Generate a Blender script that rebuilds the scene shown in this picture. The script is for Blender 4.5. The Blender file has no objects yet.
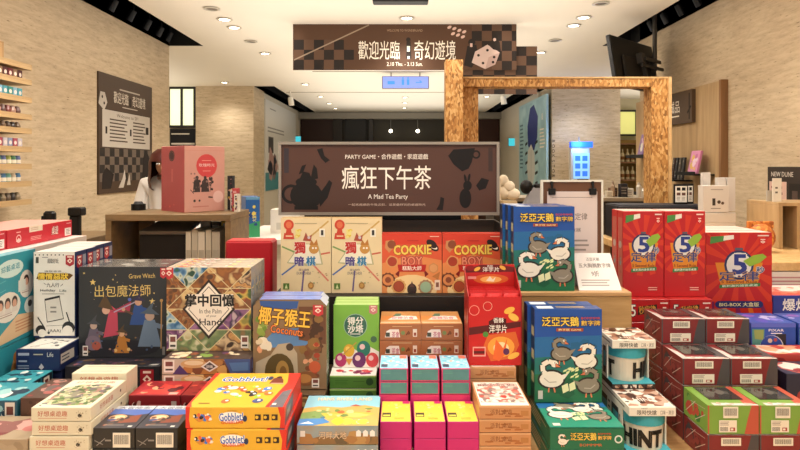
import bpy, math, random
from mathutils import Vector, Matrix
C = bpy.context.scene.collection
SC = bpy.context.scene
R = math.radians
F, CX, HY, CZ = 600.0, 400.0, 166.0, 1.55      # focal length in px, vanishing point of the room, eye height

def pX(px, Y): return (px - CX) * Y / F
def pZ(py, Y): return CZ - (py - HY) * Y / F

# ------------------------------------------------------------------ materials
def lin(c):
    c /= 255.0
    return c / 12.92 if c <= 0.04045 else ((c + 0.055) / 1.055) ** 2.4
def rgb(h): return (lin(int(h[0:2], 16)), lin(int(h[2:4], 16)), lin(int(h[4:6], 16)), 1)
_mats = {}
def new_mat(name):
    m = bpy.data.materials.new(name); m.use_nodes = True
    nt = m.node_tree; b = nt.nodes['Principled BSDF']
    return m, nt, b
def M(h, rough=0.45, var=0.05, scale=30.0, metal=0.0, coat=0.0):
    k = (h, rough, var, scale, metal, coat)
    if k in _mats: return _mats[k]
    m, nt, b = new_mat('paint_' + h)
    c = rgb(h)
    b.inputs['Roughness'].default_value = rough
    b.inputs['Specular IOR Level'].default_value = 0.35
    b.inputs['Metallic'].default_value = metal
    b.inputs['Coat Weight'].default_value = coat
    b.inputs['Coat Roughness'].default_value = 0.12
    if var > 0:
        tc = nt.nodes.new('ShaderNodeTexCoord'); n = nt.nodes.new('ShaderNodeTexNoise')
        n.inputs['Scale'].default_value = scale; n.inputs['Detail'].default_value = 3
        mx = nt.nodes.new('ShaderNodeMix'); mx.data_type = 'RGBA'
        mx.inputs['A'].default_value = tuple(min(1, x * (1 - var)) for x in c[:3]) + (1,)
        mx.inputs['B'].default_value = tuple(min(1, x * (1 + var)) for x in c[:3]) + (1,)
        nt.links.new(tc.outputs['Object'], n.inputs['Vector'])
        nt.links.new(n.outputs['Fac'], mx.inputs['Factor'])
        nt.links.new(mx.outputs['Result'], b.inputs['Base Color'])
    else:
        b.inputs['Base Color'].default_value = c
    _mats[k] = m
    return m
def W(h): return M(h, 0.40, 0.04, 30.0, 0.0, 0.10)        # glossy printed carton
def emit(h, s):
    k = ('e', h, s)
    if k in _mats: return _mats[k]
    m, nt, b = new_mat('lamp_' + h)
    b.inputs['Base Color'].default_value = rgb(h)
    b.inputs['Emission Color'].default_value = rgb(h); b.inputs['Emission Strength'].default_value = s
    _mats[k] = m
    return m
def ramp(nt, stops, interp='LINEAR'):
    r = nt.nodes.new('ShaderNodeValToRGB'); r.color_ramp.interpolation = interp
    el = r.color_ramp.elements
    while len(el) < len(stops): el.new(0.5)
    for e, (p, h) in zip(el, stops): e.position = p; e.color = rgb(h)
    return r
def art(pal, scale=60.0, seed=0.0, rough=0.35, soft=False):
    """busy printed illustration: patches of the palette"""
    k = ('art', tuple(pal), scale, seed, soft)
    if k in _mats: return _mats[k]
    m, nt, b = new_mat('print_art')
    tc = nt.nodes.new('ShaderNodeTexCoord'); mp = nt.nodes.new('ShaderNodeMapping')
    mp.inputs['Location'].default_value = (seed, seed * 1.7, seed * 0.6)
    no = nt.nodes.new('ShaderNodeTexNoise'); no.inputs['Scale'].default_value = scale * 0.7; no.inputs['Detail'].default_value = 2
    ad = nt.nodes.new('ShaderNodeVectorMath'); ad.operation = 'MULTIPLY_ADD'
    ad.inputs[1].default_value = (0.6 / scale,) * 3
    v = nt.nodes.new('ShaderNodeTexVoronoi'); v.inputs['Scale'].default_value = scale
    if soft: v.feature = 'SMOOTH_F1'
    sp = nt.nodes.new('ShaderNodeSeparateColor')
    n = len(pal)
    r = ramp(nt, [(i / n, h) for i, h in enumerate(pal)], 'LINEAR' if soft else 'CONSTANT')
    L = nt.links.new
    L(tc.outputs['Object'], mp.inputs['Vector']); L(mp.outputs['Vector'], no.inputs['Vector'])
    L(no.outputs['Color'], ad.inputs[0]); L(mp.outputs['Vector'], ad.inputs[2])
    L(ad.outputs['Vector'], v.inputs['Vector']); L(v.outputs['Color'], sp.inputs['Color'])
    L(sp.outputs['Red'], r.inputs['Fac']); L(r.outputs['Color'], b.inputs['Base Color'])
    b.inputs['Roughness'].default_value = rough; b.inputs['Coat Weight'].default_value = 0.1
    _mats[k] = m
    return m
def grain(stops, sc=(1, 1, 1), scale=8.0, detail=6, rough=0.55, bump=0.0, dist=0.0):
    """stone or timber: stretched noise through a colour ramp"""
    k = ('grain', tuple(stops), sc, scale)
    if k in _mats: return _mats[k]
    m, nt, b = new_mat('grain')
    tc = nt.nodes.new('ShaderNodeTexCoord'); mp = nt.nodes.new('ShaderNodeMapping'); mp.inputs['Scale'].default_value = sc
    n = nt.nodes.new('ShaderNodeTexNoise'); n.inputs['Scale'].default_value = scale; n.inputs['Detail'].default_value = detail
    n.inputs['Roughness'].default_value = 0.65; n.inputs['Distortion'].default_value = dist
    r = ramp(nt, stops); L = nt.links.new
    L(tc.outputs['Object'], mp.inputs['Vector']); L(mp.outputs['Vector'], n.inputs['Vector'])
    L(n.outputs['Fac'], r.inputs['Fac']); L(r.outputs['Color'], b.inputs['Base Color'])
    b.inputs['Roughness'].default_value = rough
    if bump:
        bp = nt.nodes.new('ShaderNodeBump'); bp.inputs['Strength'].default_value = bump; bp.inputs['Distance'].default_value = 0.004
        L(n.outputs['Fac'], bp.inputs['Height']); L(bp.outputs['Normal'], b.inputs['Normal'])
    _mats[k] = m
    return m
def travertine(sc):
    k = ('trav', sc)
    if k in _mats: return _mats[k]
    m, nt, b = new_mat('travertine')
    L = nt.links.new
    tc = nt.nodes.new('ShaderNodeTexCoord'); mp = nt.nodes.new('ShaderNodeMapping'); mp.inputs['Scale'].default_value = sc
    n = nt.nodes.new('ShaderNodeTexNoise'); n.inputs['Scale'].default_value = 4.0; n.inputs['Detail'].default_value = 11; n.inputs['Roughness'].default_value = 0.78
    r = ramp(nt, [(0.30, 'A58E72'), (0.42, 'BFA98A'), (0.55, 'CFBA9A'), (0.72, 'DAC8AA')])
    n2 = nt.nodes.new('ShaderNodeTexNoise'); n2.inputs['Scale'].default_value = 16.0; n2.inputs['Detail'].default_value = 4
    r2 = ramp(nt, [(0.27, '8A7357'), (0.33, 'FFFFFF')])
    mx = nt.nodes.new('ShaderNodeMix'); mx.data_type = 'RGBA'; mx.blend_type = 'MULTIPLY'; mx.inputs['Factor'].default_value = 1.0
    L(tc.outputs['Object'], mp.inputs['Vector']); L(mp.outputs['Vector'], n.inputs['Vector']); L(mp.outputs['Vector'], n2.inputs['Vector'])
    L(n.outputs['Fac'], r.inputs['Fac']); L(n2.outputs['Fac'], r2.inputs['Fac'])
    L(r.outputs['Color'], mx.inputs['A']); L(r2.outputs['Color'], mx.inputs['B']); L(mx.outputs['Result'], b.inputs['Base Color'])
    b.inputs['Roughness'].default_value = 0.6
    _mats[k] = m
    return m
def osb_mat():
    if 'osb' in _mats: return _mats['osb']
    m, nt, b = new_mat('strand_board'); L = nt.links.new
    tc = nt.nodes.new('ShaderNodeTexCoord'); mp = nt.nodes.new('ShaderNodeMapping'); mp.inputs['Scale'].default_value = (1.0, 1.0, 0.45)
    no = nt.nodes.new('ShaderNodeTexNoise'); no.inputs['Scale'].default_value = 9.0
    ad = nt.nodes.new('ShaderNodeVectorMath'); ad.operation = 'MULTIPLY_ADD'; ad.inputs[1].default_value = (0.05,) * 3
    v = nt.nodes.new('ShaderNodeTexVoronoi'); v.inputs['Scale'].default_value = 95.0
    sp = nt.nodes.new('ShaderNodeSeparateColor')
    r = ramp(nt, [(0.0, '86592A'), (0.25, 'A97338'), (0.5, 'BE8848'), (0.75, 'CD9C5C'), (1.0, 'DAB074')])
    L(tc.outputs['Object'], mp.inputs['Vector']); L(mp.outputs['Vector'], no.inputs['Vector'])
    L(no.outputs['Color'], ad.inputs[0]); L(mp.outputs['Vector'], ad.inputs[2]); L(ad.outputs['Vector'], v.inputs['Vector'])
    L(v.outputs['Color'], sp.inputs['Color']); L(sp.outputs['Red'], r.inputs['Fac']); L(r.outputs['Color'], b.inputs['Base Color'])
    b.inputs['Roughness'].default_value = 0.6
    _mats['osb'] = m
    return m
def glass_mat(h='FFFFFF', alpha=0.18, rough=0.08):
    k = ('gl', h, alpha)
    if k in _mats: return _mats[k]
    m, nt, b = new_mat('clear_film'); b.inputs['Base Color'].default_value = rgb(h)
    b.inputs['Alpha'].default_value = alpha; b.inputs['Roughness'].default_value = rough
    _mats[k] = m
    return m

# ------------------------------------------------------------------ mesh builder
_text_cache = {}
def text_geo(s, bold):
    k = (s, bold)
    if k in _text_cache: return _text_cache[k]
    c = bpy.data.curves.new('t', 'FONT'); c.body = s; c.resolution_u = 2; c.offset = bold
    o = bpy.data.objects.new('t', c); C.objects.link(o); bpy.context.view_layer.update()
    me = bpy.data.meshes.new_from_object(o.evaluated_get(bpy.context.evaluated_depsgraph_get()))
    vs = [(v.co.x, v.co.y) for v in me.vertices]; fs = [tuple(p.vertices) for p in me.polygons]
    bpy.data.objects.remove(o); bpy.data.curves.remove(c); bpy.data.meshes.remove(me)
    x0 = min(v[0] for v in vs); x1 = max(v[0] for v in vs); y0 = min(v[1] for v in vs); y1 = max(v[1] for v in vs)
    out = ([(x - (x0 + x1) / 2, y - (y0 + y1) / 2) for x, y in vs], fs, x1 - x0, y1 - y0)
    _text_cache[k] = out
    return out

class MB:
    def __init__(s): s.v = []; s.f = []; s.m = []; s.mats = []
    def mi(s, mat):
        if mat not in s.mats: s.mats.append(mat)
        return s.mats.index(mat)
    def add(s, vs, fs, mat):
        b = len(s.v); i = s.mi(mat); s.v += [tuple(v) for v in vs]
        for f in fs: s.f.append(tuple(b + k for k in f)); s.m.append(i)
    def box(s, x0, x1, y0, y1, z0, z1, mat, c=0.0, sides=None):
        """box with optional chamfer c; sides = {'front','back','left','right','top','bottom': mat}"""
        sd = sides or {}
        c = min(c, (x1 - x0) * .45, (y1 - y0) * .45, (z1 - z0) * .45)
        if c <= 0:
            vs = [(x, y, z) for x in (x0, x1) for y in (y0, y1) for z in (z0, z1)]
            for n, f in (('left', (0, 1, 3, 2)), ('right', (4, 6, 7, 5)), ('front', (0, 4, 5, 1)), ('back', (2, 3, 7, 6)), ('bottom', (0, 2, 6, 4)), ('top', (1, 5, 7, 3))):
                if n in sd: s.add([vs[k] for k in f], [(0, 1, 2, 3)], sd[n])
                else: s._q = f; s.add([vs[k] for k in f], [(0, 1, 2, 3)], mat)
            return
        P = {}; vs = []
        for ix, (x, sx) in enumerate(((x0, 1), (x1, -1))):
            for iy, (y, sy) in enumerate(((y0, 1), (y1, -1))):
                for iz, (z, sz) in enumerate(((z0, 1), (z1, -1))):
                    for a in range(3):
                        p = [x + sx * c, y + sy * c, z + sz * c]; p[a] = (x, y, z)[a]
                        P[ix, iy, iz, a] = len(vs); vs.append(tuple(p))
        base = len(s.v); s.v += vs
        def q(idx, m): s.f.append(tuple(base + k for k in idx)); s.m.append(s.mi(m))
        g = lambda n: sd.get(n, mat)
        q([P[0,0,0,0], P[0,0,1,0], P[0,1,1,0], P[0,1,0,0]], g('left')); q([P[1,0,0,0], P[1,1,0,0], P[1,1,1,0], P[1,0,1,0]], g('right'))
        q([P[0,0,0,1], P[1,0,0,1], P[1,0,1,1], P[0,0,1,1]], g('front')); q([P[0,1,0,1], P[0,1,1,1], P[1,1,1,1], P[1,1,0,1]], g('back'))
        q([P[0,0,0,2], P[0,1,0,2], P[1,1,0,2], P[1,0,0,2]], g('bottom')); q([P[0,0,1,2], P[1,0,1,2], P[1,1,1,2], P[0,1,1,2]], g('top'))
        for i in (0, 1):
            for j in (0, 1):
                q([P[i,j,0,0], P[i,j,0,1], P[i,j,1,1], P[i,j,1,0]], mat)
                q([P[i,0,j,0], P[i,0,j,2], P[i,1,j,2], P[i,1,j,0]], mat)
                q([P[0,i,j,1], P[0,i,j,2], P[1,i,j,2], P[1,i,j,1]], mat)
                for k in (0, 1): q([P[i,j,k,0], P[i,j,k,1], P[i,j,k,2]], mat)
    def tube(s, a, b, ra, rb, mat, n=14, caps=True):
        a = Vector(a); b = Vector(b); d = (b - a).normalized(); u = d.orthogonal().normalized(); w = d.cross(u)
        vs = []
        for p, r in ((a, ra), (b, rb)):
            for k in range(n):
                t = 2 * math.pi * k / n; vs.append(p + u * (r * math.cos(t)) + w * (r * math.sin(t)))
        fs = [(k, (k + 1) % n, n + (k + 1) % n, n + k) for k in range(n)]
        if caps: fs += [tuple(reversed(range(n))), tuple(range(n, 2 * n))]
        s.add(vs, fs, mat)
    def lathe(s, prof, mat, n=24, o=(0, 0, 0), mats=None):
        for i in range(len(prof) - 1):
            (r0, z0), (r1, z1) = prof[i], prof[i + 1]
            vs = [(o[0] + r * math.cos(2 * math.pi * k / n), o[1] + r * math.sin(2 * math.pi * k / n), o[2] + z) for r, z in ((r0, z0), (r1, z1)) for k in range(n)]
            s.add(vs, [(k, (k + 1) % n, n + (k + 1) % n, n + k) for k in range(n)], mats[i] if mats else mat)
    def ball(s, c, r, mat, nu=14, nv=9):
        rx, ry, rz = (r, r, r) if not isinstance(r, tuple) else r
        vs = []; fs = []
        for j in range(nv + 1):
            p = math.pi * j / nv
            for i in range(nu):
                t = 2 * math.pi * i / nu
                vs.append((c[0] + rx * math.sin(p) * math.cos(t), c[1] + ry * math.sin(p) * math.sin(t), c[2] + rz * math.cos(p)))
        for j in range(nv):
            for i in range(nu): fs.append((j * nu + i, (j + 1) * nu + i, (j + 1) * nu + (i + 1) % nu, j * nu + (i + 1) % nu))
        s.add(vs, fs, mat)
    def build(s, name, parent=None, loc=None, rz=0.0, smooth=False, weld=False):
        me = bpy.data.meshes.new(name); me.from_pydata(s.v, [], s.f); me.update()
        for m in s.mats: me.materials.append(m)
        me.polygons.foreach_set('material_index', s.m)
        if weld or smooth:
            import bmesh
            bm = bmesh.new(); bm.from_mesh(me); bmesh.ops.remove_doubles(bm, verts=bm.verts, dist=1e-6); bmesh.ops.recalc_face_normals(bm, faces=bm.faces); bm.to_mesh(me); bm.free()
        if smooth:
            me.polygons.foreach_set('use_smooth', [True] * len(me.polygons))
        o = bpy.data.objects.new(name, me); C.objects.link(o)
        if parent: o.parent = parent
        if loc: o.location = loc
        o.rotation_euler.z = rz
        return o

class Face:
    """a printable rectangle: origin, unit right and up vectors, size; drawing in 0..1 coordinates"""
    EPS = 2e-5
    def __init__(s, mb, o, u, v, w, h):
        s.mb = mb; s.o = Vector(o); s.u = Vector(u); s.v = Vector(v); s.w = w; s.h = h; s.n = s.u.cross(s.v).normalized(); s.k = 2
    def pt(s, x, y): return s.o + s.u * (x * s.w) + s.v * (y * s.h) + s.n * (s.k * s.EPS)
    def up(s): s.k += 1
    def P(s, pts, m):
        if any(c < 0 or c > 1 for p in pts for c in p):      # keep the print inside its face
            for ax in (0, 1):
                for lo, sg in ((0.0, 1), (1.0, -1)):
                    out = []
                    for i in range(len(pts)):
                        p, q = pts[i], pts[(i + 1) % len(pts)]; ip, iq = (p[ax] - lo) * sg >= 0, (q[ax] - lo) * sg >= 0
                        if ip: out.append(p)
                        if ip != iq:
                            t = (lo - p[ax]) / (q[ax] - p[ax]); out.append((p[0] + t * (q[0] - p[0]), p[1] + t * (q[1] - p[1])))
                    pts = out
                    if len(pts) < 3: return s
        s.mb.add([s.pt(x, y) for x, y in pts], [tuple(range(len(pts)))], m); s.up(); return s
    def Rc(s, x0, y0, x1, y1, m): return s.P([(x0, y0), (x1, y0), (x1, y1), (x0, y1)], m)
    def E(s, cx, cy, rx, m, ry=None, n=18, rot=0.0):
        """ellipse; rx in widths, ry in heights (default: a circle)"""
        if ry is None: ry = rx * s.w / s.h
        a, b = rx * s.w, ry * s.h; cr, sr = math.cos(rot), math.sin(rot); pts = []
        for k in range(n):
            t = 2 * math.pi * k / n; x, y = a * math.cos(t), b * math.sin(t)
            pts.append((cx + (x * cr - y * sr) / s.w, cy + (x * sr + y * cr) / s.h))
        return s.P(pts, m)
    def ring(s, cx, cy, rx, t, m, n=20):
        ry = rx * s.w / s.h; q = 1 - t
        vs = [s.pt(cx + rx * f * math.cos(2 * math.pi * k / n), cy + ry * f * math.sin(2 * math.pi * k / n)) for f in (1, q) for k in range(n)]
        s.mb.add(vs, [(k, (k + 1) % n, n + (k + 1) % n, n + k) for k in range(n)], m); s.up(); return s
    def L(s, x0, y0, x1, y1, t, m):
        dx, dy = (x1 - x0) * s.w, (y1 - y0) * s.h; l = math.hypot(dx, dy) or 1; nx, ny = -dy / l * t / 2 / s.w, dx / l * t / 2 / s.h
        return s.P([(x0 - nx, y0 - ny), (x1 - nx, y1 - ny), (x1 + nx, y1 + ny), (x0 + nx, y0 + ny)], m)
    def path(s, pts, t, m):
        for a, b in zip(pts, pts[1:]): s.L(a[0], a[1], b[0], b[1], t, m); s.k -= .7
        s.up(); return s
    def T(s, txt, cx, cy, h, m, w=None, bold=0.0, rot=0.0, ol=None):
        """text centred at cx,cy, h of the face tall, w of the face wide; ol=(material, extra weight) outlines it"""
        if ol:
            s._t(txt, cx, cy, h, w, rot, ol[0], bold * .6 + ol[1] * 1.3, 8)
        s._t(txt, cx, cy, h, w, rot, m, bold * .6, 4); return s
    def _t(s, txt, cx, cy, h, w, rot, m, wt, n):
        vs, fs, tw, th = text_geo(txt, 0.0)
        sy = h * s.h / th; sx = sy if w is None else w * s.w / tw
        cr, sr = math.cos(rot), math.sin(rot); e = min(wt * .9, .075) * min(sx, sy)
        offs = [(0, 0)] if e <= 0 else [(e * math.cos(2 * math.pi * (k + .5) / n), e * math.sin(2 * math.pi * (k + .5) / n)) for k in range(n)]
        for ox, oy in offs:
            s.k += .5
            s.mb.add([s.pt(cx + (x * sx * cr - y * sy * sr + ox) / s.w, cy + (x * sx * sr + y * sy * cr + oy) / s.h) for x, y in vs], fs, m)
        s.up()
    def lines(s, x0, x1, y0, y1, n, m, t=None):
        t = t or (y1 - y0) * s.h / n * 0.4; rd = random.Random(n)
        for k in range(n):
            y = y1 - (k + .5) * (y1 - y0) / n; s.L(x0, y, x1 - (x1 - x0) * rd.random() * .3, y, t, m); s.k -= 1
        s.up(); return s
    def blobs(s, seed, n, pal, x0, y0, x1, y1, r0, r1):
        rd = random.Random(seed)
        for k in range(n):
            r = rd.uniform(r0, r1); x = rd.uniform(x0 + r, x1 - r); ry = r * s.w / s.h * rd.uniform(.6, 1.3); y = rd.uniform(min(y0 + ry, y1), max(y1 - ry, y0))
            m = 7; a0 = rd.random() * 6
            s.P([(x + r * rd.uniform(.7, 1.1) * math.cos(a0 + 2 * math.pi * i / m), y + ry * rd.uniform(.7, 1.1) * math.sin(a0 + 2 * math.pi * i / m)) for i in range(m)], rd.choice(pal))
        return s

def faces(mb, w, d, h):
    """faces of a box centred on its base"""
    return dict(front=Face(mb, (-w/2, -d/2, 0), (1,0,0), (0,0,1), w, h), top=Face(mb, (-w/2, -d/2, h), (1,0,0), (0,1,0), w, d),
                right=Face(mb, (w/2, -d/2, 0), (0,1,0), (0,0,1), d, h), left=Face(mb, (-w/2, d/2, 0), (0,-1,0), (0,0,1), d, h))
def carton(w, d, h, mat, c=0.0012, sides=None):
    mb = MB(); mb.box(-w/2, w/2, -d/2, d/2, 0, h, mat, c, sides); return mb, faces(mb, w, d, h)

# ------------------------------------------------------------------ scene bookkeeping
def tag(o, label, cat, group=None):
    o['label'] = label; o['category'] = cat
    if group: o['group'] = group
    return o
def struct(o): o['kind'] = 'structure'; return o
def thing(name, label, cat, loc=(0, 0, 0), rz=0.0, group=None):
    o = bpy.data.objects.new(name, None); C.objects.link(o); o.location = loc; o.rotation_euler.z = rz
    o.empty_display_size = 0.05
    return tag(o, label, cat, group)
_used = set()
def dup(root):
    r = root.copy(); C.objects.link(r)
    for ch in list(root.children):
        c = ch.copy(); C.objects.link(c); c.parent = r
        for g in ch.children:
            e = g.copy(); C.objects.link(e); e.parent = c
    return r
def place(proto, label, x, y, z, rz=0.0, rx=0.0, group=None, cat=None):
    """first call moves the prototype itself, later calls copy it"""
    r = proto if proto.name not in _used else dup(proto)
    _used.add(proto.name); _used.add(r.name)
    r.location = (x, y, z); r.rotation_euler = (R(rx), 0, R(rz))
    r['label'] = label
    if group: r['group'] = group
    if cat: r['category'] = cat
    return r
GAP = 0.0016
TZ = CZ - 0.845            # top of the front sales table
def D(dz): return CZ + dz
def sticker(w, h, parent, loc, face='front', cut=False, name='barcode_label'):
    """paper barcode label with bars, a child of its box"""
    mb = MB(); wt = M('E9DFCB', .6, .02); bk = M('2A2522', .6, .0)
    if face == 'front': f = Face(mb, (-w/2, -0.0009, 0), (1,0,0), (0,0,1), w, h); mb.box(-w/2, w/2, -0.0009, 0, 0, h, wt)
    else: f = Face(mb, (-w/2, 0, 0.0009), (1,0,0), (0,1,0), w, h); mb.box(-w/2, w/2, 0, h, 0, 0.0009, wt)
    rd = random.Random(3)
    if cut:
        f.lines(.06, .6, .55, .92, 3, M('7A6A60', .6, 0)); x = .06
        while x < .5: bw = rd.uniform(.01, .025); f.Rc(x, .1, x + bw, .45, bk); f.k -= 1; x += bw * 2
        f.Rc(.62, .1, .9, .4, M('A8443C', .6, 0)); f.Rc(.66, .16, .8, .33, wt)
    else:
        x = .08
        while x < .92: bw = rd.uniform(.012, .03); f.Rc(x, .22, x + bw, .86, bk); f.k -= 1; x += bw * 2
    return mb.build(name, parent, loc)
EXPO = 0.2
# ================================================================== the room
CEIL = D(1.30)
cream = M('EFE7D8', .85, .02, 3.0); dark = M('141312', .6, .03); black = M('0E0D0D', .45, .03)
steel = M('8C8A86', .35, .03, 30, .8); white = M('E8E4DA', .5, .02); paper = M('E9E2D6', .7, .03)
TRY = travertine((1.1, 1.1, 7.0))
def slab(name, x0, x1, y0, y1, z0, z1, mat):
    mb = MB(); mb.box(x0, x1, y0, y1, z0, z1, mat); return struct(mb.build(name))
slab('floor', -7, 7, -1.5, 16, -0.1, 0, grain([(.3, 'B9A98F'), (.7, 'CDBFA6')], (1, 1, 1), 2.0, 4, .35))
# ceiling with the two dark track slots along the side walls
mb = MB()
mb.box(-2.13, 2.19, -1.5, 6.5, CEIL, CEIL + .12, cream)
mb.box(-7, 7, 6.5, 9.78, CEIL, CEIL + .12, cream)
mb.box(-2.05, 2.05, 9.78, 16, CEIL, CEIL + .12, cream)
mb.box(-7, -2.45, 9.78, 16, CEIL, CEIL + .12, cream); mb.box(2.45, 7, 9.78, 16, CEIL, CEIL + .12, cream)
struct(mb.build('ceiling'))
mb = MB()
for x0, x1, y0, y1 in ((-2.5, -2.13, -1.5, 6.5), (2.19, 2.5, -1.5, 6.5), (-2.45, -2.05, 9.78, 16), (2.05, 2.45, 9.78, 16)):
    mb.box(x0, x1, y0, y1, CEIL + .32, CEIL + .34, dark)
    mb.box(x0 - .01, x0, y0, y1, CEIL + .001, CEIL + .33, dark); mb.box(x1, x1 + .01, y0, y1, CEIL + .001, CEIL + .33, dark)
    mb.box(x0, x1, y1 - .01, y1, CEIL + .001, CEIL + .33, dark)
struct(mb.build('trim_1'))
# fine grooves across the ceiling
for i, (y, x0, x1) in enumerate(((8.22, -1.2, 1.3), (10.55, -2.0, 2.0))):
    slab('trim_%d' % (i + 2), x0, x1, y, y + .035, CEIL - .006, CEIL, M('A79C88', .7, .02))
slab('wall_left', -2.8, -2.5, -1.5, 6.5, 0, CEIL + .3, TRY)
slab('wall_right', 2.5, 2.8, -1.5, 6.25, 0, CEIL + .3, TRY)
slab('wall_back_left', -3.32, -2.38, 9.75, 10.5, 0, CEIL, TRY)
slab('wall_back_right', 2.47, 3.58, 9.75, 10.5, 0, CEIL, TRY)
slab('wall_corridor_left', -2.7, -2.42, 10.5, 14.6, 0, CEIL, M('CFC6B4', .8, .02))
slab('wall_corridor_right', 2.42, 2.7, 10.5, 14.6, 0, CEIL, M('CFC6B4', .8, .02))
slab('wall_back', -2.42, 2.42, 14.6, 14.8, 0, CEIL, M('2A2518', .45, .05))
slab('trim_4', -2.42, 2.42, 14.3, 14.6, D(1.13), D(1.28), M('8F8A80', .5, .02))
slab('trim_5', -2.40, -1.45, 14.52, 14.6, 0, D(1.13), M('2C150E', .4, .1))
slab('trim_6', 1.75, 2.40, 14.52, 14.6, 0, D(1.13), M('3A1E14', .4, .1))
slab('wall_far_left', -7, -3.32, 9.9, 10.0, 0, CEIL, M('CFC0A4', .8, .03))
slab('wall_far_right', 3.58, 7, 11.6, 11.7, 0, CEIL, M('C9BE9E', .8, .03))
slab('wall_side_left', -7.1, -7, -1.5, 10, 0, CEIL, cream); slab('wall_side_right', 7, 7.1, -1.5, 16, 0, CEIL, cream)
# dark panels of the far glass front
for i, (a, b) in enumerate(((333, 342), (345, 366), (369, 373))):
    mb = MB(); mb.box(pX(a, 14.4), pX(b, 14.4), 14.44, 14.5, 0, D(1.13), black if i == 1 else M('1C1815', .2, .03))
    struct(mb.build('trim_%d' % (7 + i)))
# lit window high on the far left wall
def window(name, px0, px1, py0, py1, Y, panes, glow):
    x0, x1, z0, z1 = pX(px0, Y), pX(px1, Y), pZ(py1, Y), pZ(py0, Y)
    root = bpy.data.objects.new(name, None); C.objects.link(root); struct(root)
    fr = M('2E2B26', .5, .02); t = .035
    mb = MB()
    mb.box(x0, x1, Y - .03, Y + .04, z0, z0 + t, fr); mb.box(x0, x1, Y - .03, Y + .04, z1 - t, z1, fr)
    for k in range(panes + 1):
        x = x0 + (x1 - x0 - t) * k / panes; mb.box(x, x + t, Y - .03, Y + .04, z0 + t, z1 - t, fr)
    mb.build('window_frame', root)
    mb = MB(); mb.box(x0 + t, x1 - t, Y, Y + .02, z0 + t, z1 - t, glow); mb.build('lit_pane', root)
window('window_1', 168, 196, 87, 127.5, 9.86, 2, emit('E9EDC0', 1.0))
window('window_2', 618, 637, 110, 136, 11.5, 1, emit('CFCB78', 0.7))

# ------------------------------------------------------------------ ceiling lights
def fixture(kind):
    t = thing('downlight', '', 'ceiling light')
    mb = MB()
    mb.lathe([(.048, 0), (.066, -.004), (.069, -.010), (.048, -.012), (.044, .0)], M('C9C2B4', .4, .02), 22)
    mb.build('trim_ring', t)
    mb = MB(); mb.lathe([(.0001, -.006), (.045, -.006), (.047, -.002)], emit('FFF0D2', 14) if kind == 'lit' else M('6E665C', .4, .02), 22)
    mb.build('lamp', t)
    return t
lit, off = fixture('lit'), fixture('off')
def spot(x, y, z, power, size=.12, angle=125, col=(1, .94, .85)):
    l = bpy.data.lights.new('ceiling_spot', 'SPOT'); l.energy = power; l.shadow_soft_size = size; l.spot_size = R(angle); l.spot_blend = .8; l.color = col
    o = bpy.data.objects.new('ceiling_spot', l); C.objects.link(o); o.location = (x, y, z); return o
NTH = ['nearest', 'second', 'third', 'fourth', 'fifth', 'sixth', 'seventh', 'eighth']
rows = [('left', -1.55, [4.94, 5.3, 5.61, 6.24, 6.9], [0, 1, 1, 0, 1]), ('right', 1.6, [4.78, 5.23, 5.53, 6.19, 6.84], [0, 1, 1, 0, 1])]
for side, x, ys, on in rows:
    for i, (y, k) in enumerate(zip(ys, on)):
        place(lit if k else off, '%s round recessed ceiling downlight, %s in the %s row' % ('lit' if k else 'unlit', NTH[i], side), x, y, CEIL, group='ceiling downlights')
        if k and i in (1, 4): spot(x, y, CEIL - .03, 60)
place(lit, 'lit ceiling downlight shining just above the hanging brown banner', .06, 5.25, CEIL, group='ceiling downlights'); spot(.06, 5.25, CEIL - .03, 45)
for lab, x, y in (('small lit downlight on the far ceiling left of the blue sign', -1.5, 9.5), ('small lit downlight over the travertine wall on the far left', -2.72, 9.3),
                  ('far lit downlight, first of three in a line near the left slot', -1.48, 11.2), ('far lit downlight, second of three in a line near the left slot', -1.46, 12.4),
                  ('far lit downlight, last of three in a line near the left slot', -1.45, 13.5), ('far lit downlight below the blue sign, first of three', .1, 11.3),
                  ('far lit downlight below the blue sign, second of three', .1, 12.3), ('far lit downlight below the blue sign, last of three', .1, 13.4),
                  ('far lit downlight right of the tall wooden post', 1.62, 11.2), ('lit downlight over the right travertine wall', 1.66, 8.9)):
    place(lit, lab, x, y, CEIL, group='ceiling downlights')
for x, y, p in ((-2.75, 9.35, 45), (0, 10.2, 70), (.1, 13, 60), (2.9, 9.2, 45), (-4.2, 8.5, 60), (4.6, 9, 60)): spot(x, y, CEIL - .03, p)
# the shop lamps over the sales tables (above and behind the picture's top edge)
for i, (x, y, p) in enumerate(((-1.55, .2, 74), (0, .2, 74), (1.6, .2, 74), (-1.55, 1.8, 72), (0, 1.7, 72), (1.6, 1.8, 72), (-1.55, 3.4, 80), (0, 3.4, 70), (1.6, 3.4, 80), (-.8, -.9, 90), (.8, -.9, 90))):
    place(lit, 'lit recessed ceiling downlight over the front sales table', x, y, CEIL, group='ceiling downlights over the sales table'); spot(x, y, CEIL - .03, p, .16, 140)
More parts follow.
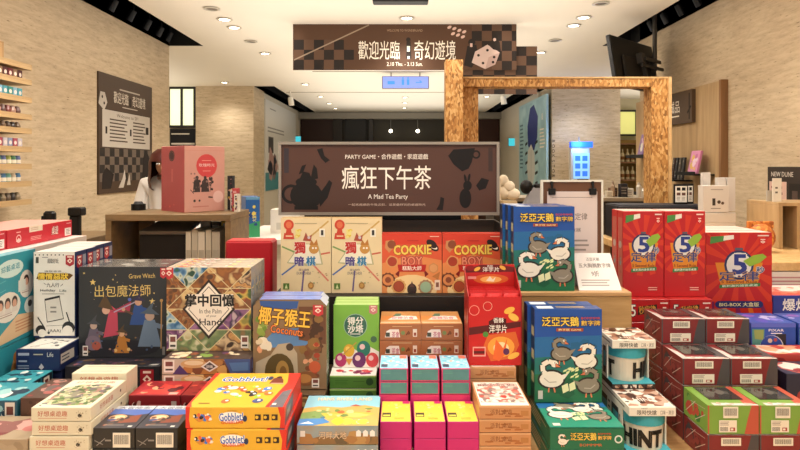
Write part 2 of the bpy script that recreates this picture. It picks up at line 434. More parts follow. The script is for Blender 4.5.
# track heads peeping out of the slots
def track_head():
    t = thing('track_spotlight', '', 'spotlight'); mb = MB(); mb.tube((0, 0, .04), (0, 0, .24), .008, .008, black, 8); mb.build('stem', t)
    mb = MB(); mb.tube((0, 0, .05), (.05, 0, -.04), .03, .034, black, 12); mb.build('head', t); return t
th = track_head()
for side, x, ys, s in (('left', -2.44, (4.75, 5.15, 5.5, 5.85, 6.15, 6.4), 180), ('right', 2.45, (4.7, 5.0, 5.3, 5.6, 5.9), 0)):
    for i, y in enumerate(ys):
        place(th, 'black track spotlight in the %s ceiling slot, %s from the front' % (side, ['first'] + NTH[1:] if False else (['first'] + NTH[1:])[i]), x, y, CEIL + .075, s, group='track spotlights')
for x, y, lab in ((-1.9, 10.4, 'white track spotlight hanging before the far white poster'), (1.75, 10.2, 'white track spotlight hanging before the blue whale poster')):
    t = thing('track_spotlight', lab, 'spotlight', (x, y, CEIL - .13)); mb = MB(); mb.tube((0, 0, 0), (0, 0, .13), .012, .012, white, 8); mb.build('stem', t)
    mb = MB(); mb.tube((0, 0, .02), (.02, 0, -.12), .045, .05, white, 12); mb.build('head', t)
for x, lab in ((-.22, 'left'), (.42, 'right')):
    t = thing('pendant_lamp', 'small round lit pendant lamp in the dark far window, the %s one' % lab, 'lamp', (x + .0, 14.25, D(.83))); mb = MB(); mb.tube((0, 0, .04), (0, 0, .3), .006, .006, steel, 8); mb.build('stem', t)
    mb = MB(); mb.ball((0, 0, 0), .042, emit('FFF3D8', 8)); mb.build('globe', t, smooth=True)
for sx in (-1, 1):  # added spots without fixtures, aimed sideways to brighten the side walls
    for y in (3.2, 4.3, 5.4):
        l = spot(sx * .9, y, CEIL - .03, 42, .3, 110); l.rotation_euler.y = R(sx * -52); l.data.spot_blend = 1.0
# black hanging box at the top edge
Y = 4.0
t = thing('hanging_sign_box', 'black sign box hanging from the ceiling at the top edge of the picture', 'sign', (pX(400.5, Y), Y, D(1.085)))
mb = MB(); mb.box(-.185, .185, -.05, .05, 0, .14, black, .006); mb.build('housing', t)
mb = MB()
for x in (-.12, .12): mb.tube((x, 0, .14), (x, 0, .215), .006, .006, steel, 8)
mb.build('hanger', t)

# ------------------------------------------------------------------ hanging banner
Y = 5.5; bx0, bx1, bz0, bz1 = pX(293, Y), pX(516.5, Y), pZ(70, Y), pZ(24, Y)
t = thing('hanging_banner', 'long brown checkered welcome banner hanging under the ceiling', 'banner', (0, Y, bz0))
brown = M('553A28', .6, .04); brown2 = M('47301F', .6, .04); ck_d = M('231A16', .6, .03); ck_l = M('5E4433', .6, .03); ink = M('F3EBDD', .6, .02); pinkish = M('D9B9AC', .6, .02)
H = bz1 - bz0; Wd = bx1 - bx0
mb = MB(); mb.box(bx0, bx1, 0, .012, 0, H, brown)
f = Face(mb, (bx0, 0, 0), (1, 0, 0), (0, 0, 1), Wd, H)
cell = H / 4.6; rd = random.Random(2)
for i in range(6):
    for j in range(3):
        x = .004 + i * cell / Wd; y = .005 + j * cell / H
        if (i + j) % 2 == 0 and not (i == 5 and j == 0): f.Rc(x, y, x + cell / Wd, y + cell / H, ck_d); f.k -= 1
        elif i < 5: f.Rc(x, y, x + cell / Wd, y + cell / H, ck_l); f.k -= 1
f.up(); f.L(.005, .22, .34, 1.0 - .02, .012, M('9C8874', .6, .02))
f.T('歡迎光臨', .385, .43, .40, ink, .185, .012); f.T('奇幻遊境', .635, .43, .42, ink, .185, .012)
f.T('2.10 Thu. - 3.13 Sun.', .50, .13, .085, ink, .16); f.T('WELCOME TO WONDERLAND', .50, .86, .05, M('A98D74', .6, 0), .16)
# small dark figure between the words, then dice and chess figures at the right
f.E(.516, .66, .010, ck_d); f.P([(.508, .62), (.526, .62), (.530, .25), (.506, .25)], ck_d); f.Rc(.510, .40, .523, .52, ink); f.Rc(.512, .24, .522, .3, ink)
for i in range(6):
    for j in range(5):
        x = .80 + i * cell / Wd; y = -.02 + j * cell / H
        if i + j * .6 > 1.2:
            f.Rc(x, y, x + cell / Wd, y + cell / H, ck_d if (i + j) % 2 else ck_l); f.k -= .9
f.up()
for k in range(7): f.E(.70 + .018 * (k % 4) + .004 * k, .93 - .07 * (k // 2) - .03 * (k % 2), .010, pinkish, rot=.5, ry=.03)
f.E(.80, .60, .016, ck_d); f.P([(.765, .1), (.80, .05), (.83, .3), (.82, .55), (.78, .52)], ck_d); f.Rc(.792, .5, .803, .58, pinkish)
f.P([(.80, .16), (.86, .02), (.905, .12), (.925, .38), (.87, .55), (.815, .40)], M('CDB5AC', .6, .02)); f.P([(.86, .02), (.905, .12), (.925, .38), (.875, .28)], M('B79C94', .6, .02))
for x, y in ((.83, .32), (.85, .15), (.87, .43), (.90, .28), (.895, .17)): f.E(x, y, .006, ck_d)
f.P([(.88, .52), (.895, .45), (.93, .40), (.925, .6), (.91, .72), (.89, .66)], ck_d); f.E(.902, .66, .007, pinkish)
mb.build('banner_sheet', t)
mb = MB()   # the lower corner sheet
cx0, cx1, cz0, cz1 = pX(462, Y), pX(537.5, Y), pZ(94, Y) - bz0, pZ(46, Y) - bz0
mb.box(cx0, cx1, .016, .024, cz0, cz1, brown2)
f = Face(mb, (cx0, .016, cz0), (1, 0, 0), (0, 0, 1), cx1 - cx0, cz1 - cz0)
nx = 7; ny = 5
for i in range(nx):
    for j in range(ny): f.Rc(i / nx, j / ny, (i + 1) / nx, (j + 1) / ny, ck_d if (i + j) % 2 else ck_l); f.k -= 1
mb.build('corner_sheet', t)
mb = MB(); mb.box(pX(262, Y), pX(547, Y), .0, .03, H + .001, CEIL - bz0, M('9C9384', .5, .02)); mb.build('hanging_rail', t)
# blue lit information sign
Y = 8.3; w = 47 * Y / F
t = thing('illuminated_sign', 'pale blue illuminated information sign hanging beneath the banner', 'sign', (pX(405.5, Y), Y, pZ(88.5, Y)))
mb = MB(); mb.box(-w/2, w/2, 0, .08, 0, .17, steel, .004)
f = Face(mb, (-w/2, 0, 0), (1, 0, 0), (0, 0, 1), w, .17); f.Rc(.02, .05, .98, .95, emit('7488FA', .95)); cy = emit('3A7FE0', .9)
f.Rc(.42, .3, .47, .75, cy); f.Rc(.53, .3, .58, .75, cy); f.E(.445, .85, .018, cy); f.E(.555, .85, .018, cy); f.L(.72, .5, .84, .5, .012, cy); f.L(.8, .65, .85, .5, .012, cy); f.Rc(.12, .35, .27, .6, cy)
mb.build('lit_face', t)
mb = MB(); mb.tube((-.2, .04, .17), (-.2, .04, CEIL - pZ(88.5, Y)), .008, .008, steel, 8); mb.build('hanger', t)
mb = MB(); mb.tube((.2, .04, .17), (.2, .04, CEIL - pZ(88.5, Y)), .008, .008, steel, 8); mb.build('hanger', t)

# ------------------------------------------------------------------ posters on the walls
# left wall poster
y0, y1 = 4.95, 6.02; z0, z1 = D(-.235), D(.785); w = y1 - y0; h = z1 - z0
t = thing('wall_poster', 'tall brown event poster with checkered foot on left wall', 'poster', (-2.5, y0, z0))
mb = MB(); mb.box(0, .012, 0, w, 0, h, M('4A3829', .5, .03))
f = Face(mb, (.012, 0, 0), (0, 1, 0), (0, 0, 1), w, h)
pg = M('BDB4A8', .6, .02); tx = M('57493E', .6, 0)
f.Rc(.06, .39, .95, .70, pg); f.Rc(.06, .62, .95, .70, pg)
f.T('歡迎光臨', .38, .82, .10, M('DDD3C4', .6, .02), .26, .012); f.T('奇幻遊境', .72, .82, .10, M('DDD3C4', .6, .02), .26, .012); f.E(.545, .82, .02, ck_d); f.Rc(.53, .76, .56, .82, ck_d)
f.lines(.35, .75, .88, .91, 1, pg); f.lines(.4, .7, .735, .755, 1, pg); f.T('Welcome to 5F!', .5, .665, .03, tx, .4)
f.lines(.18, .50, .43, .64, 7, tx); f.lines(.60, .86, .43, .64, 7, tx); f.Rc(.11, .5, .14, .56, ck_d); f.Rc(.54, .5, .57, .56, ck_d); f.Rc(.86, .53, .92, .60, ck_d)
f.P([(.0, .74), (.09, .69), (.14, .76), (.10, .84), (.03, .84)], pg); f.E(.06, .80, .012, ck_d); f.E(.09, .75, .012, ck_d)
for i in range(12):
    for j in range(4):
        f.Rc(.02 + i * .08, .10 + j * .07, .10 + i * .08, .17 + j * .07, M('2B241F', .5, 0) if (i + j) % 2 else M('6A5C50', .5, 0)); f.k -= 1
f.up(); f.P([(.78, .06), (.95, .06), (.93, .32), (.86, .39), (.8, .3)], ck_d); f.P([(.05, .04), (.2, .04), (.25, .16), (.12, .22), (.06, .16)], ck_d)
f.P([(.33, .04), (.42, .04), (.46, .12), (.44, .2), (.40, .12)], pg); f.P([(.48, .06), (.55, .06), (.53, .16)], pg)
mb.build('poster_sheet', t)
# white poster beyond it
y0, y1 = 10.7, 13.8; z0, z1 = D(-.45), D(1.2)
t = thing('wall_poster', 'large white exhibition poster on the far left corridor wall', 'poster', (-2.42, y0, z0)); w, h = y1 - y0, z1 - z0
mb = MB(); mb.box(0, .02, 0, w, 0, h, M('D9D6D0', .5, .02), 0, {}); f = Face(mb, (.02, 0, 0), (0, 1, 0), (0, 0, 1), w, h)
f.Rc(0, 0, 1, .20, M('4E8C92', .5, .04)); f.lines(.06, .75, .64, .72, 2, M('8D8A86', .5, 0)); f.lines(.12, .3, .9, .93, 1, M('8D8A86', .5, 0))
for x, y, a, b in ((.08, .42, .14, .18), (.38, .42, .2, .14), (.66, .44, .14, .14)): f.Rc(x, y, x + a, y + b, M('4A4644', .5, .05))
f.Rc(.08, .3, .18, .34, M('B06A72', .5, .03)); f.blobs(5, 30, [M('2E2F36', .5, 0), M('7E6A66', .5, 0), M('B08C84', .5, 0)], .05, .2, .95, .34, .03, .08)
mb.build('poster_sheet', t)
# whale poster on the right corridor wall
y0, y1 = 9.78, 12.0
t = thing('wall_poster', 'tall pale blue poster with large dark blue and white whale', 'poster', (2.42, y1, D(-.6)), 0); w, h = y1 - y0, 1.78
mb = MB(); mb.box(-.04, 0, -w, 0, 0, h, M('A6C8D0', .5, .03)); f = Face(mb, (-.04, 0, 0), (0, -1, 0), (0, 0, 1), w, h)
f.Rc(.02, .06, .98, .98, art(['9CC6D2', 'A8CFD8', '94BCC8', 'B4D6DB'], 3, 2.0, .5, True))
f.P([(.38, .55), (.36, .75), (.46, .93), (.60, .95), (.74, .82), (.72, .62), (.62, .50), (.5, .48)], M('26357E', .5, .04))
f.P([(.40, .12), (.34, .3), (.38, .5), (.5, .56), (.62, .46), (.64, .28), (.56, .14)], M('C9CBC6', .5, .04)); f.L(.5, .14, .5, .5, .03, M('AEB4B2', .5, 0))
for k in range(5): f.L(.27, .16 + k * .1, .36, .18 + k * .1, .05, M('23262C', .5, 0)); f.L(.64, .16 + k * .1, .73, .18 + k * .1, .05, M('23262C', .5, 0))
f.Rc(.25, .05, .75, .13, M('1D2026', .5, 0)); f.T('風', .88, .8, .06, ink); f.lines(.8, .97, .5, .7, 6, ink); f.lines(.05, .2, .3, .8, 12, M('4E7080', .5, 0))
mb.build('poster_sheet', t)
for x, y, s_, lab in ((2.36, 12.7, -1, 'small cyan lit sign at the far end of right corridor'), (-2.36, 13.9, 1, 'small green cyan lit sign at the far end of left corridor')):
    t = thing('exit_sign', lab, 'sign', (x, y, D(.42 if s_ < 0 else .52))); mb = MB(); mb.box(-.07, .07, -.03, .03, 0, .17, steel); mb.build('housing', t); mb = MB(); mb.box(-.065, .065, -.034, -.0305, .005, .165, emit('3FB8C8', .9)); mb.build('lit_face', t)
# vertical dark lettering on the right back wall and a black sign strip under the far window
t = thing('wall_lettering', 'vertical line of dark letters on the right travertine wall', 'lettering', (pX(554, 9.7), 9.75, D(-.3)))
mb = MB(); f = Face(mb, (-.06, 0, 0), (1, 0, 0), (0, 0, 1), .12, .75); f.k = 100
for k, ch in enumerate('BOOKSTORE'): f.T(ch, .5, .94 - k * .108, .07, M('2A2420', .5, 0), None, .02, -math.pi / 2)
mb.build('letters', t)
t = thing('shop_sign', 'black shop sign strip with white letters beneath the lit window', 'sign', (pX(183, 9.8), 9.88, pZ(146, 9.8)))
mb = MB(); mb.box(-.22, .22, -.06, .0, 0, .28, black); f = Face(mb, (-.22, -.06, 0), (1, 0, 0), (0, 0, 1), .44, .28); f.lines(.05, .75, .62, .8, 1, paper); f.lines(.05, .95, .02, .25, 1, paper); mb.build('sign_panel', t)

# ------------------------------------------------------------------ oak panel on the right wall with its shelves
OAK = grain([(.3, 'A88A62'), (.55, 'BD9E74'), (.75, 'CAAE86')], (6, 6, .5), 3.0, 6, .5)
DKOAK = grain([(.3, '7E5836'), (.7, '9A7048')], (6, 6, .5), 3.0, 6, .5)
t = thing('wall_panel', 'pale oak wall panel with dark end strip on the right wall', 'panel', (2.5, 4.60, .0))
mb = MB(); mb.box(-.045, 0, .0, 1.64, .0, D(.655), OAK); mb.build('board', t)
mb = MB(); mb.box(-.055, 0, -.03, .0, 0, D(.66), DKOAK); mb.build('end_strip', t)
# dark sign with white letters on that panel
t = thing('wall_sign', 'dark brown sign with white letters on the oak panel', 'sign', (2.453, 5.20, D(.365)))
mb = MB(); mb.box(-.03, 0, -.22, .0, 0, .275, M('5A4736', .5, .1)); mb.box(-.03, 0, .0, .36, 0, .275, M('5A4736', .5, .1))
f = Face(mb, (-.03, .36, 0), (0, -1, 0), (0, 0, 1), .58, .275); f.T('誠品', .45, .55, .38, ink, .34, .02); f.lines(.28, .62, .2, .3, 1, ink); f.L(.92, .1, .92, .9, .02, ck_d); f.L(.86, .3, .97, .5, .02, ck_d)
mb.build('sign_panel', t)
def bookshelf_ledge(x, y0, y1, z, lab):
    t = thing('wall_ledge', lab, 'shelf', (x, y0, z)); mb = MB(); mb.box(-.16, 0, 0, y1 - y0, 0, .012, dark); mb.build('board', t); mb = MB(); mb.box(-.16, -.152, 0, y1 - y0, .012, .03, dark); mb.build('lip', t)
bookshelf_ledge(2.4535, 4.68, 5.0, D(-.075), 'short black wall ledge holding the pink book'); bookshelf_ledge(2.4535, 5.03, 5.33, D(-.13), 'black wall ledge holding thin books, right of the wooden post')
bookshelf_ledge(2.4535, 5.5, 6.1, D(.08), 'upper black wall ledge left of the wooden post'); bookshelf_ledge(2.4535, 5.5, 6.1, D(-.28), 'lower black wall ledge left of the wooden post')
def book(w, d, h, cov, name='book'):
    mb = MB(); mb.box(-w/2, w/2, -d/2, d/2, 0, h, cov); mb.box(-w/2 + .004, w/2 - .004, -d/2 + .002, d/2 + .0006, .002, h + .0006, paper); return tag(mb.build(name), '', 'book')
def facing(lab, x, y, z, w, h, mats, tilt=12, group=None):
    """a book leaning on a ledge, its cover turned to the room"""
    mb = MB(); mb.box(-.018, 0, -w/2, w/2, 0, h, mats[0], .001); f = Face(mb, (-.018, w/2, 0), (0, -1, 0), (0, 0, 1), w, h); f.blobs(len(lab), 9, mats[1:], .08, .1, .92, .9, .1, .25)
    o = mb.build('book'); tag(o, lab, 'book', group); o.location = (x, y, z); o.rotation_euler.y = R(tilt); return o
facing('pink and yellow book facing out above the black ledge', 2.37, 4.84, D(-.062), .15, .185, [W('D88AB4'), W('E9C9DA'), W('E2B65A'), W('C06A9A')])
for i in range(4):
    o = facing('thin dark book on the ledge, %s from the right' % NTH[i].replace('nearest', 'first'), 2.40, 5.09 + .06 * i, D(-.117), .035, .19, [W(['3A3A3C', '55524C', '2B2A30', '4A3A34'][i]), W('8A8478')], 8, 'dark books on the ledge')
for i, (y, z, c) in enumerate(((5.60, .094, 'A47AA0'), (5.75, .094, '5E8E80'), (5.92, .094, '8A6A9C'), (5.60, -.266, '6E8086'), (5.78, -.266, '9AA69A'))):
    facing(('%s book facing out on the %s ledge' % (['mauve', 'green', 'violet', 'slate', 'grey green'][i], 'upper' if z > 0 else 'lower')), 2.38, y, D(z), .12, .22, [W(c), W('D9D0C8'), W('4A6A60'), W('C9A0B8')])

# ------------------------------------------------------------------ strand-board frame
Y = 4.0; OSB = osb_mat(); EDGE = grain([(.3, 'C59A62'), (.7, 'DDB985')], (1, 1, 1), 20, 3, .6)
t = thing('wooden_portal', 'strand-board portal frame of posts and beam behind the display', 'frame', (0, Y, 0))
def post(name, x0, x1, y0, y1, z0, z1, edge=None):
    mb = MB(); mb.box(x0, x1, y0, y1, z0, z1, OSB, 0, {'left': edge, 'right': edge} if edge else None); mb.build(name, t)
zt, zb = pZ(78, Y) - 0, pZ(86.5, Y)
post('post', pX(651.5, Y), pX(668, Y), 0, .13, 0, zt - .003); post('post', pX(462.3, Y), pX(479, Y), .04, .15, 0, zb - .001)
post('beam', pX(462.3, Y), pX(668, Y), .002, .13, zb, zt - .004)
post('tall_post', pX(445, Y - .06), pX(462, Y - .06), -.12, .01, 0, pZ(59.5, Y - .12), None)
mb = MB(); mb.box(pX(668.2, Y), pX(671.5, Y), -.005, .135, 0, zt + .008, EDGE); mb.box(pX(462.3, Y), pX(668, Y), -.004, .135, zt - .003, zt + .008, EDGE); mb.build('edge_strip', t)

# ------------------------------------------------------------------ television seen from behind
Y = 5.4
t = thing('television', 'black television seen from behind, hanging tilted on a ceiling pole', 'television', (2.10, Y, D(.905)))
ang = Matrix.Rotation(R(43), 4, 'Z') @ Matrix.Rotation(R(-9), 4, 'X')
def tilt(mb): mb.v = [tuple(ang @ Vector(v)) for v in mb.v]; return mb
mb = MB(); mb.box(-.405, .405, -.02, .02, -.225, .225, M('141211', .5, .03), .006); tilt(mb).build('housing', t)
mb = MB(); mb.box(-.26, .26, -.045, -.0205, -.17, .06, M('1B1917', .55, .03), .01); tilt(mb).build('back_bulge', t)
mb = MB(); mb.box(-.39, .39, .0205, .024, -.21, .21, M('08080A', .1, 0)); tilt(mb).build('screen', t)
mb = MB(); dgm = M('3A3632', .4, 0)
mb.box(-.03, .40, -.10, -.08, -.035, -.01, dgm); mb.box(.06, .09, -.08, -.0455, -.15, .10, dgm); mb.box(.24, .27, -.08, -.0205, -.16, .09, dgm); mb.box(.02, .33, -.115, -.10, .02, .05, dgm); mb.box(-.02, .02, -.10, -.0455, .0, .09, dgm)
tilt(mb).build('bracket', t)
px2, py2 = .243, .118
mb = MB(); mb.tube((px2, py2, -.03), (px2, py2, CEIL + .31 - D(.905)), .02, .02, M('4A453F', .4, .02, 30, .3), 12); mb.build('ceiling_pole', t)
# ================================================================== the front sales table and display stands
WOODT = grain([(.3, 'A97F50'), (.55, 'C39A68'), (.75, 'D3AF7E')], (.6, 6, 6), 3.0, 7, .45)
WOODR = grain([(.3, '94703F'), (.55, 'AF8A58'), (.75, 'BF9C6C')], (1, 6, 9), 3.0, 7, .5)
t = thing('sales_table', 'wide oak sales table carrying all the stacked game boxes', 'table', (0, 2.1, 0))
mb = MB(); mb.box(-1.95, 1.95, -.95, 1.0, TZ - .04, TZ, WOODT, .003); mb.build('tabletop', t)
mb = MB(); mb.box(-1.9, 1.9, -.9, .95, TZ - .14, TZ - .041, WOODR); mb.build('apron', t)
for x in (-1.86, 1.86):
    for y in (-.86, .9): mb = MB(); mb.box(x - .035, x + .035, y - .035, y + .035, 0, TZ - .141, WOODR); mb.build('leg', t)
# black stepped stand in the middle with the big sign on it
BKW = M('1C1613', .55, .06, 12); SHZ = D(-.4775)
t = thing('display_stand', 'black stepped display stand below the tea party sign', 'display stand', (0, 2.2, TZ))
zb = lambda d: D(d) - TZ
mb = MB(); mb.box(-.47, .395, .0, .34, 0.001, zb(-.4775), BKW, .002); mb.build('shelf_block', t)
mb = MB(); mb.box(-.0665, .2075, -.2, -.001, 0.001, zb(-.631), BKW, .002); mb.build('front_step', t)
mb = MB(); mb.box(-.47, .395, .27, .30, zb(-.4768), zb(-.222), grain([(.35, '2A1E17'), (.65, '3A2A20')], (1, 6, 8), 3, 5, .5)); mb.build('back_board', t)
mb = MB(); mb.box(.3865, .395, .01, .269, zb(-.4768), zb(-.222), M('26211E', .4, .1)); mb.build('side_rail', t)
# ---- sign
YS = 2.45; sx0, sx1 = pX(281.5, YS), pX(496.5, YS); sz0, sz1 = pZ(215.5, YS), pZ(144.8, YS); w, h = sx1 - sx0, sz1 - sz0
t = thing('sign_board', 'big brown party game sign board with white lettering and metal frame', 'sign', ((sx0 + sx1) / 2, YS, sz0 + .001))
SB = M('553930', .34, .04, 4); sk = M('150E0C', .4, .05); ink = M('F6EEE4', .5, 0)
mb = MB(); mb.box(-w/2, w/2, 0, .03, 0, h, SB); f = Face(mb, (-w/2, 0, 0), (1, 0, 0), (0, 0, 1), w, h)
tw = M('4B3029', .3, .04)
f.T('瘋狂下午茶', .488, .535, .335, ink, .415, .014); f.T('PARTY GAME・合作遊戲・家庭遊戲', .489, .83, .075, ink, .385, .008); f.T('A Mad Tea Party', .495, .255, .085, ink, .185, .006)
f.T('一起來瘋癲的午後派對，這是最好玩的桌遊時光', .49, .15, .035, M('CBB3A4', .5, 0), .36)
# tea pot, cup, spilled leaves in dark print
f.Rc(.012, .60, .034, .95, M('3A3238', .4, 0)); f.Rc(.962, .62, .982, .95, M('40302C', .4, 0))
f.E(.115, .28, .075, sk, ry=.20); f.P([(.17, .28), (.205, .42), (.222, .50), (.236, .46), (.215, .25), (.18, .12)], sk); f.E(.115, .47, .05, sk, ry=.07); f.E(.115, .565, .010, sk)
f.ring(.045, .3, .045, .3, sk); f.P([(.07, .42), (.10, .62), (.13, .60), (.15, .45)], sk); f.P([(.135, .5), (.17, .52), (.165, .66), (.15, .72), (.142, .62)], sk); f.P([(.08, .58), (.10, .60), (.115, .72), (.095, .70)], sk); f.Rc(.06, .08, .17, .13, sk)
f.P([(.165, .93), (.19, .95), (.20, .84), (.225, .78), (.205, .74), (.185, .80), (.175, .86)], sk)
f.P([(.775, .84), (.80, .93), (.90, .95), (.885, .75), (.87, .66), (.84, .62), (.80, .72)], sk); f.ring(.905, .86, .02, .4, sk)
f.E(.855, .24, .028, sk, ry=.14); f.E(.865, .42, .02, sk, ry=.07); f.E(.855, .52, .006, sk, ry=.06, rot=.2); f.E(.872, .53, .006, sk, ry=.06, rot=-.2)
f.P([(.72, .08), (.75, .07), (.757, .24), (.74, .26), (.735, .16)], sk); f.P([(.905, .42), (.93, .53), (.965, .5), (.95, .38), (.92, .35)], sk)
mb.build('printed_panel', t)
mb = MB(); fr = M('A59A8E', .35, .03, 30, .5); e = .011
mb.box(-w/2 - e, w/2 + e, -.008, .032, h, h + e, fr); mb.box(-w/2 - e, w/2 + e, -.008, .032, -e + .0115, .0125, fr); mb.box(-w/2 - e, -w/2, -.008, .032, .013, h - .0005, fr); mb.box(w/2, w/2 + e, -.008, .032, .013, h - .0005, fr)
mb.build('frame', t)
mb = MB()
mb.box(-.3, .3, .0525, .075, D(-.4768) - sz0, h * .6, black); mb.box(-.3, .3, .0322, .0524, .02, h * .6, black); mb.build('rear_support', t)
# ---- oak riser on the right
t = thing('display_riser', 'oak riser block behind the swan game boxes', 'display stand', (0, 2.0, TZ))
RX0, RX1, RZ = .3965, pX(631.5, 2.0), D(-.42)
mb = MB(); mb.box(RX0, RX1, 0, .02, .001, RZ - TZ - .016, WOODR); mb.build('front_board', t)
mb = MB(); mb.box(RX0, RX1, -.002, .33, RZ - TZ - .015, RZ - TZ, WOODT, .002); mb.build('top_board', t)
for x in (RX0, RX1 - .018): mb = MB(); mb.box(x, x + .018, .021, .32, .001, RZ - TZ - .016, WOODR); mb.build('side_board', t)

RED = W('B8242A')
def ribbon(f, x, y, w, h, base='C23A40'):
    """small printed award ribbon"""
    m = W(base); wt = W('EFD9CC')
    f.P([(x - w/2, y + h/2), (x + w/2, y + h/2), (x + w/2, y - h * .3), (x, y - h/2), (x - w/2, y - h * .3)][::-1], m)
    f.P([(x, y + h * .22), (x - w * .33, y), (x, y - h * .22), (x + w * .33, y)], wt); f.P([(x, y + h * .10), (x - w * .16, y), (x, y - h * .10), (x + w * .16, y)], m); f.Rc(x - w * .3, y + h * .3, x + w * .3, y + h * .42, wt)
def tagcard(f, x0, y0, x1, y1):
    f.Rc(x0, y0, x1, y1, W('E6E0D6')); w, h = x1 - x0, y1 - y0
    f.Rc(x0 + w * .15, y0 + h * .5, x1 - w * .15, y1 - h * .12, W('7C4A44')); f.Rc(x0 + w * .15, y0 + h * .15, x1 - w * .15, y0 + h * .3, W('46423E'))

# ------------------------------------------------------------------ pink and teal small card games
def pink_game():
    w, d, h = .0868, .146, .0465; mb, f = carton(w, d, h, W('BC2470'))
    y = f['top']; y.Rc(.03, .02, .97, .98, W('E4D04A')); rd = random.Random(4)
    y.blobs(4, 22, [W('F6EFA0'), W('E8B54A'), W('F3E37A'), W('E79A6A')], .1, .22, .95, .95, .02, .07); y.Rc(.06, .22, .34, .42, W('54462C')); y.Rc(.09, .25, .31, .32, W('D8C84A')); y.lines(.45, .9, .1, .2, 2, W('A87B2A')); y.Rc(.72, .86, .95, .97, W('D42B6E'))
    f['front'].Rc(.03, .05, .97, .95, W('C62C72')); f['right'].Rc(.02, .05, .98, .95, W('C32464'))
    o = mb.build('card_game_box'); return tag(o, '', 'game box', 'pink card game boxes')
def teal_game():
    w, d, h = .0868, .128, .0385; mb, f = carton(w, d, h, W('C83A72'))
    y = f['top']; y.Rc(.02, .02, .98, .98, W('8ED2E6')); y.blobs(7, 30, [W('D7F0F4'), W('5FB6D8'), W('B9E4EE'), W('F2B9A2'), W('E6F4F4')], .03, .1, .97, .97, .03, .10); y.Rc(.06, .10, .28, .30, W('3C4A66')); y.Rc(.7, .72, .95, .95, W('E77A62'))
    f['front'].Rc(.05, .08, .95, .94, M('55868F', .3, .12, 40)); f['front'].lines(.1, .5, .55, .8, 2, W('5E9A94')); f['right'].Rc(.03, .08, .97, .94, W('4A7F86'))
    o = mb.build('card_game_box'); return tag(o, '', 'game box', 'teal card game boxes')
def teal_dark():
    o = teal_game()
    return o
pk, tl = pink_game(), teal_game()
mb, f = carton(.0868, .128, .0772, W('CF2C70')); f['front'].Rc(.03, .05, .97, .95, W('CC2F76')); plain = tag(mb.build('card_game_box'), '', 'game box', 'plain pink boxes')
col = ['left', 'middle', 'right']; px_l = [380, 414.2, 447.5]; lev = ['bottom', 'middle', 'top']
for c in range(3):
    x = pX(px_l[c], 1.65) + .0434
    for k in range(3):
        place(pk, 'pink card game box%s, %s of the %s front pink stack' % (' with yellow top' if k == 2 else '', lev[k], col[c]), x, 1.65 + .073, TZ + .001 + k * .0469, group='pink card game boxes')
    x = pX([379.3, 410.5, 441.5][c], 1.80) + .0434
    for k in range(2): place(plain, 'plain pink box %s the teal boxes, %s pile' % (['at the foot of', 'right under'][k], col[c]), x, 1.80 + .064, TZ + .001 + k * .079, group='plain pink boxes')
    for k in range(2): place(tl, 'teal fronted card game box%s, %s box of the %s teal pile' % (' with pale blue top' if k else '', ['lower', 'upper'][k], col[c]), x, 1.80 + .064, TZ + .159 + k * .040, group='teal card game boxes')
# ---- brown wafer cartons behind them
w, d, h = .1365, .172, .0528
mb, f = carton(w, d, h, W('A9683F'))
y = f['top']; y.Rc(0.01, .02, .99, .98, W('C68F58')); y.Rc(.01, .30, .99, .62, W('D9894A')); y.P([(.18, .32), (.4, .66), (.9, .6), (.93, .34)], W('F0E4D8')); y.T('旋轉茶會', .56, .46, .2, W('D65A7A'), .55, .02, 0, (W('F5ECE2'), .03)); y.P([(.3, .6), (.38, .8), (.52, .82), (.5, .6)], W('5F7A62')); y.Rc(.02, .1, .98, .14, W('F1E2C6'))
y = f['front']; y.Rc(0, 0, 1, 1, W('AD6A42')); y.P([(.12, .16), (.16, .55), (.24, .66), (.46, .66), (.49, .16)], W('F0DFD6')); y.T('茶會', .38, .34, .36, W('C25272'), .18, .02); y.Rc(.14, .2, .24, .46, W('4A4A3E')); y.E(.56, .44, .05, W('7A8A52')); y.L(.64, .3, .7, .55, .004, W('6A3A22')); y.E(.7, .42, .035, W('7E4828')); y.Rc(.80, .2, .90, .68, W('EDD8C6')); y.Rc(.82, .26, .88, .46, W('A04E3A')); y.lines(.3, .8, .78, .9, 1, W('D8A878'))
br = tag(mb.build('game_box'), '', 'game box', 'brown party game boxes')
for c in range(2):
    for k in range(2): place(br, 'brown carton with pink logo on the black step, %s of the %s pair' % (['lower', 'upper'][k], col[c * 2]), [-.0665, .0705][c] + w / 2, 1.985 + d / 2, D(-.631) + .0012 + k * .0545)

# ------------------------------------------------------------------ red potato-chip counter display
t = thing('snack_display', 'red cardboard potato chip display box with raised header', 'display box', (.296, 1.925, D(-.6215)))
w, d = .168, .108; hf, hh = .214, .297; R2 = W('C4201F'); Rd = W('9C1618')
mb = MB(); mb.box(-w/2 + .0035, w/2 - .0035, -d/2, -d/2 + .003, 0, hf, R2); f = Face(mb, (-w/2 + .0035, -d/2, 0), (1, 0, 0), (0, 0, 1), w - .007, hf)
f.ring(.10, .80, .10, .12, W('E8948A'), 22); f.ring(.36, .86, .09, .12, W('E8A090'), 22); f.P([(0, .44), (.3, .47), (1, .56), (1, .64), (.3, .58), (0, .55)], W('5A1414'))
f.P([(.38, .46), (.72, .50), (.72, .68), (.52, .70), (.38, .64)], W('4A1010')); f.T('洋芋片', .56, .53, .12, W('F6EEE4'), .34, .025); f.T('香酥', .57, .655, .075, W('F6EEE4'), .2, .02)
f.E(.78, .80, .11, W('F0B64A'), ry=.045, rot=.4); f.E(.86, .70, .11, W('F2BC52'), ry=.05, rot=-.5)
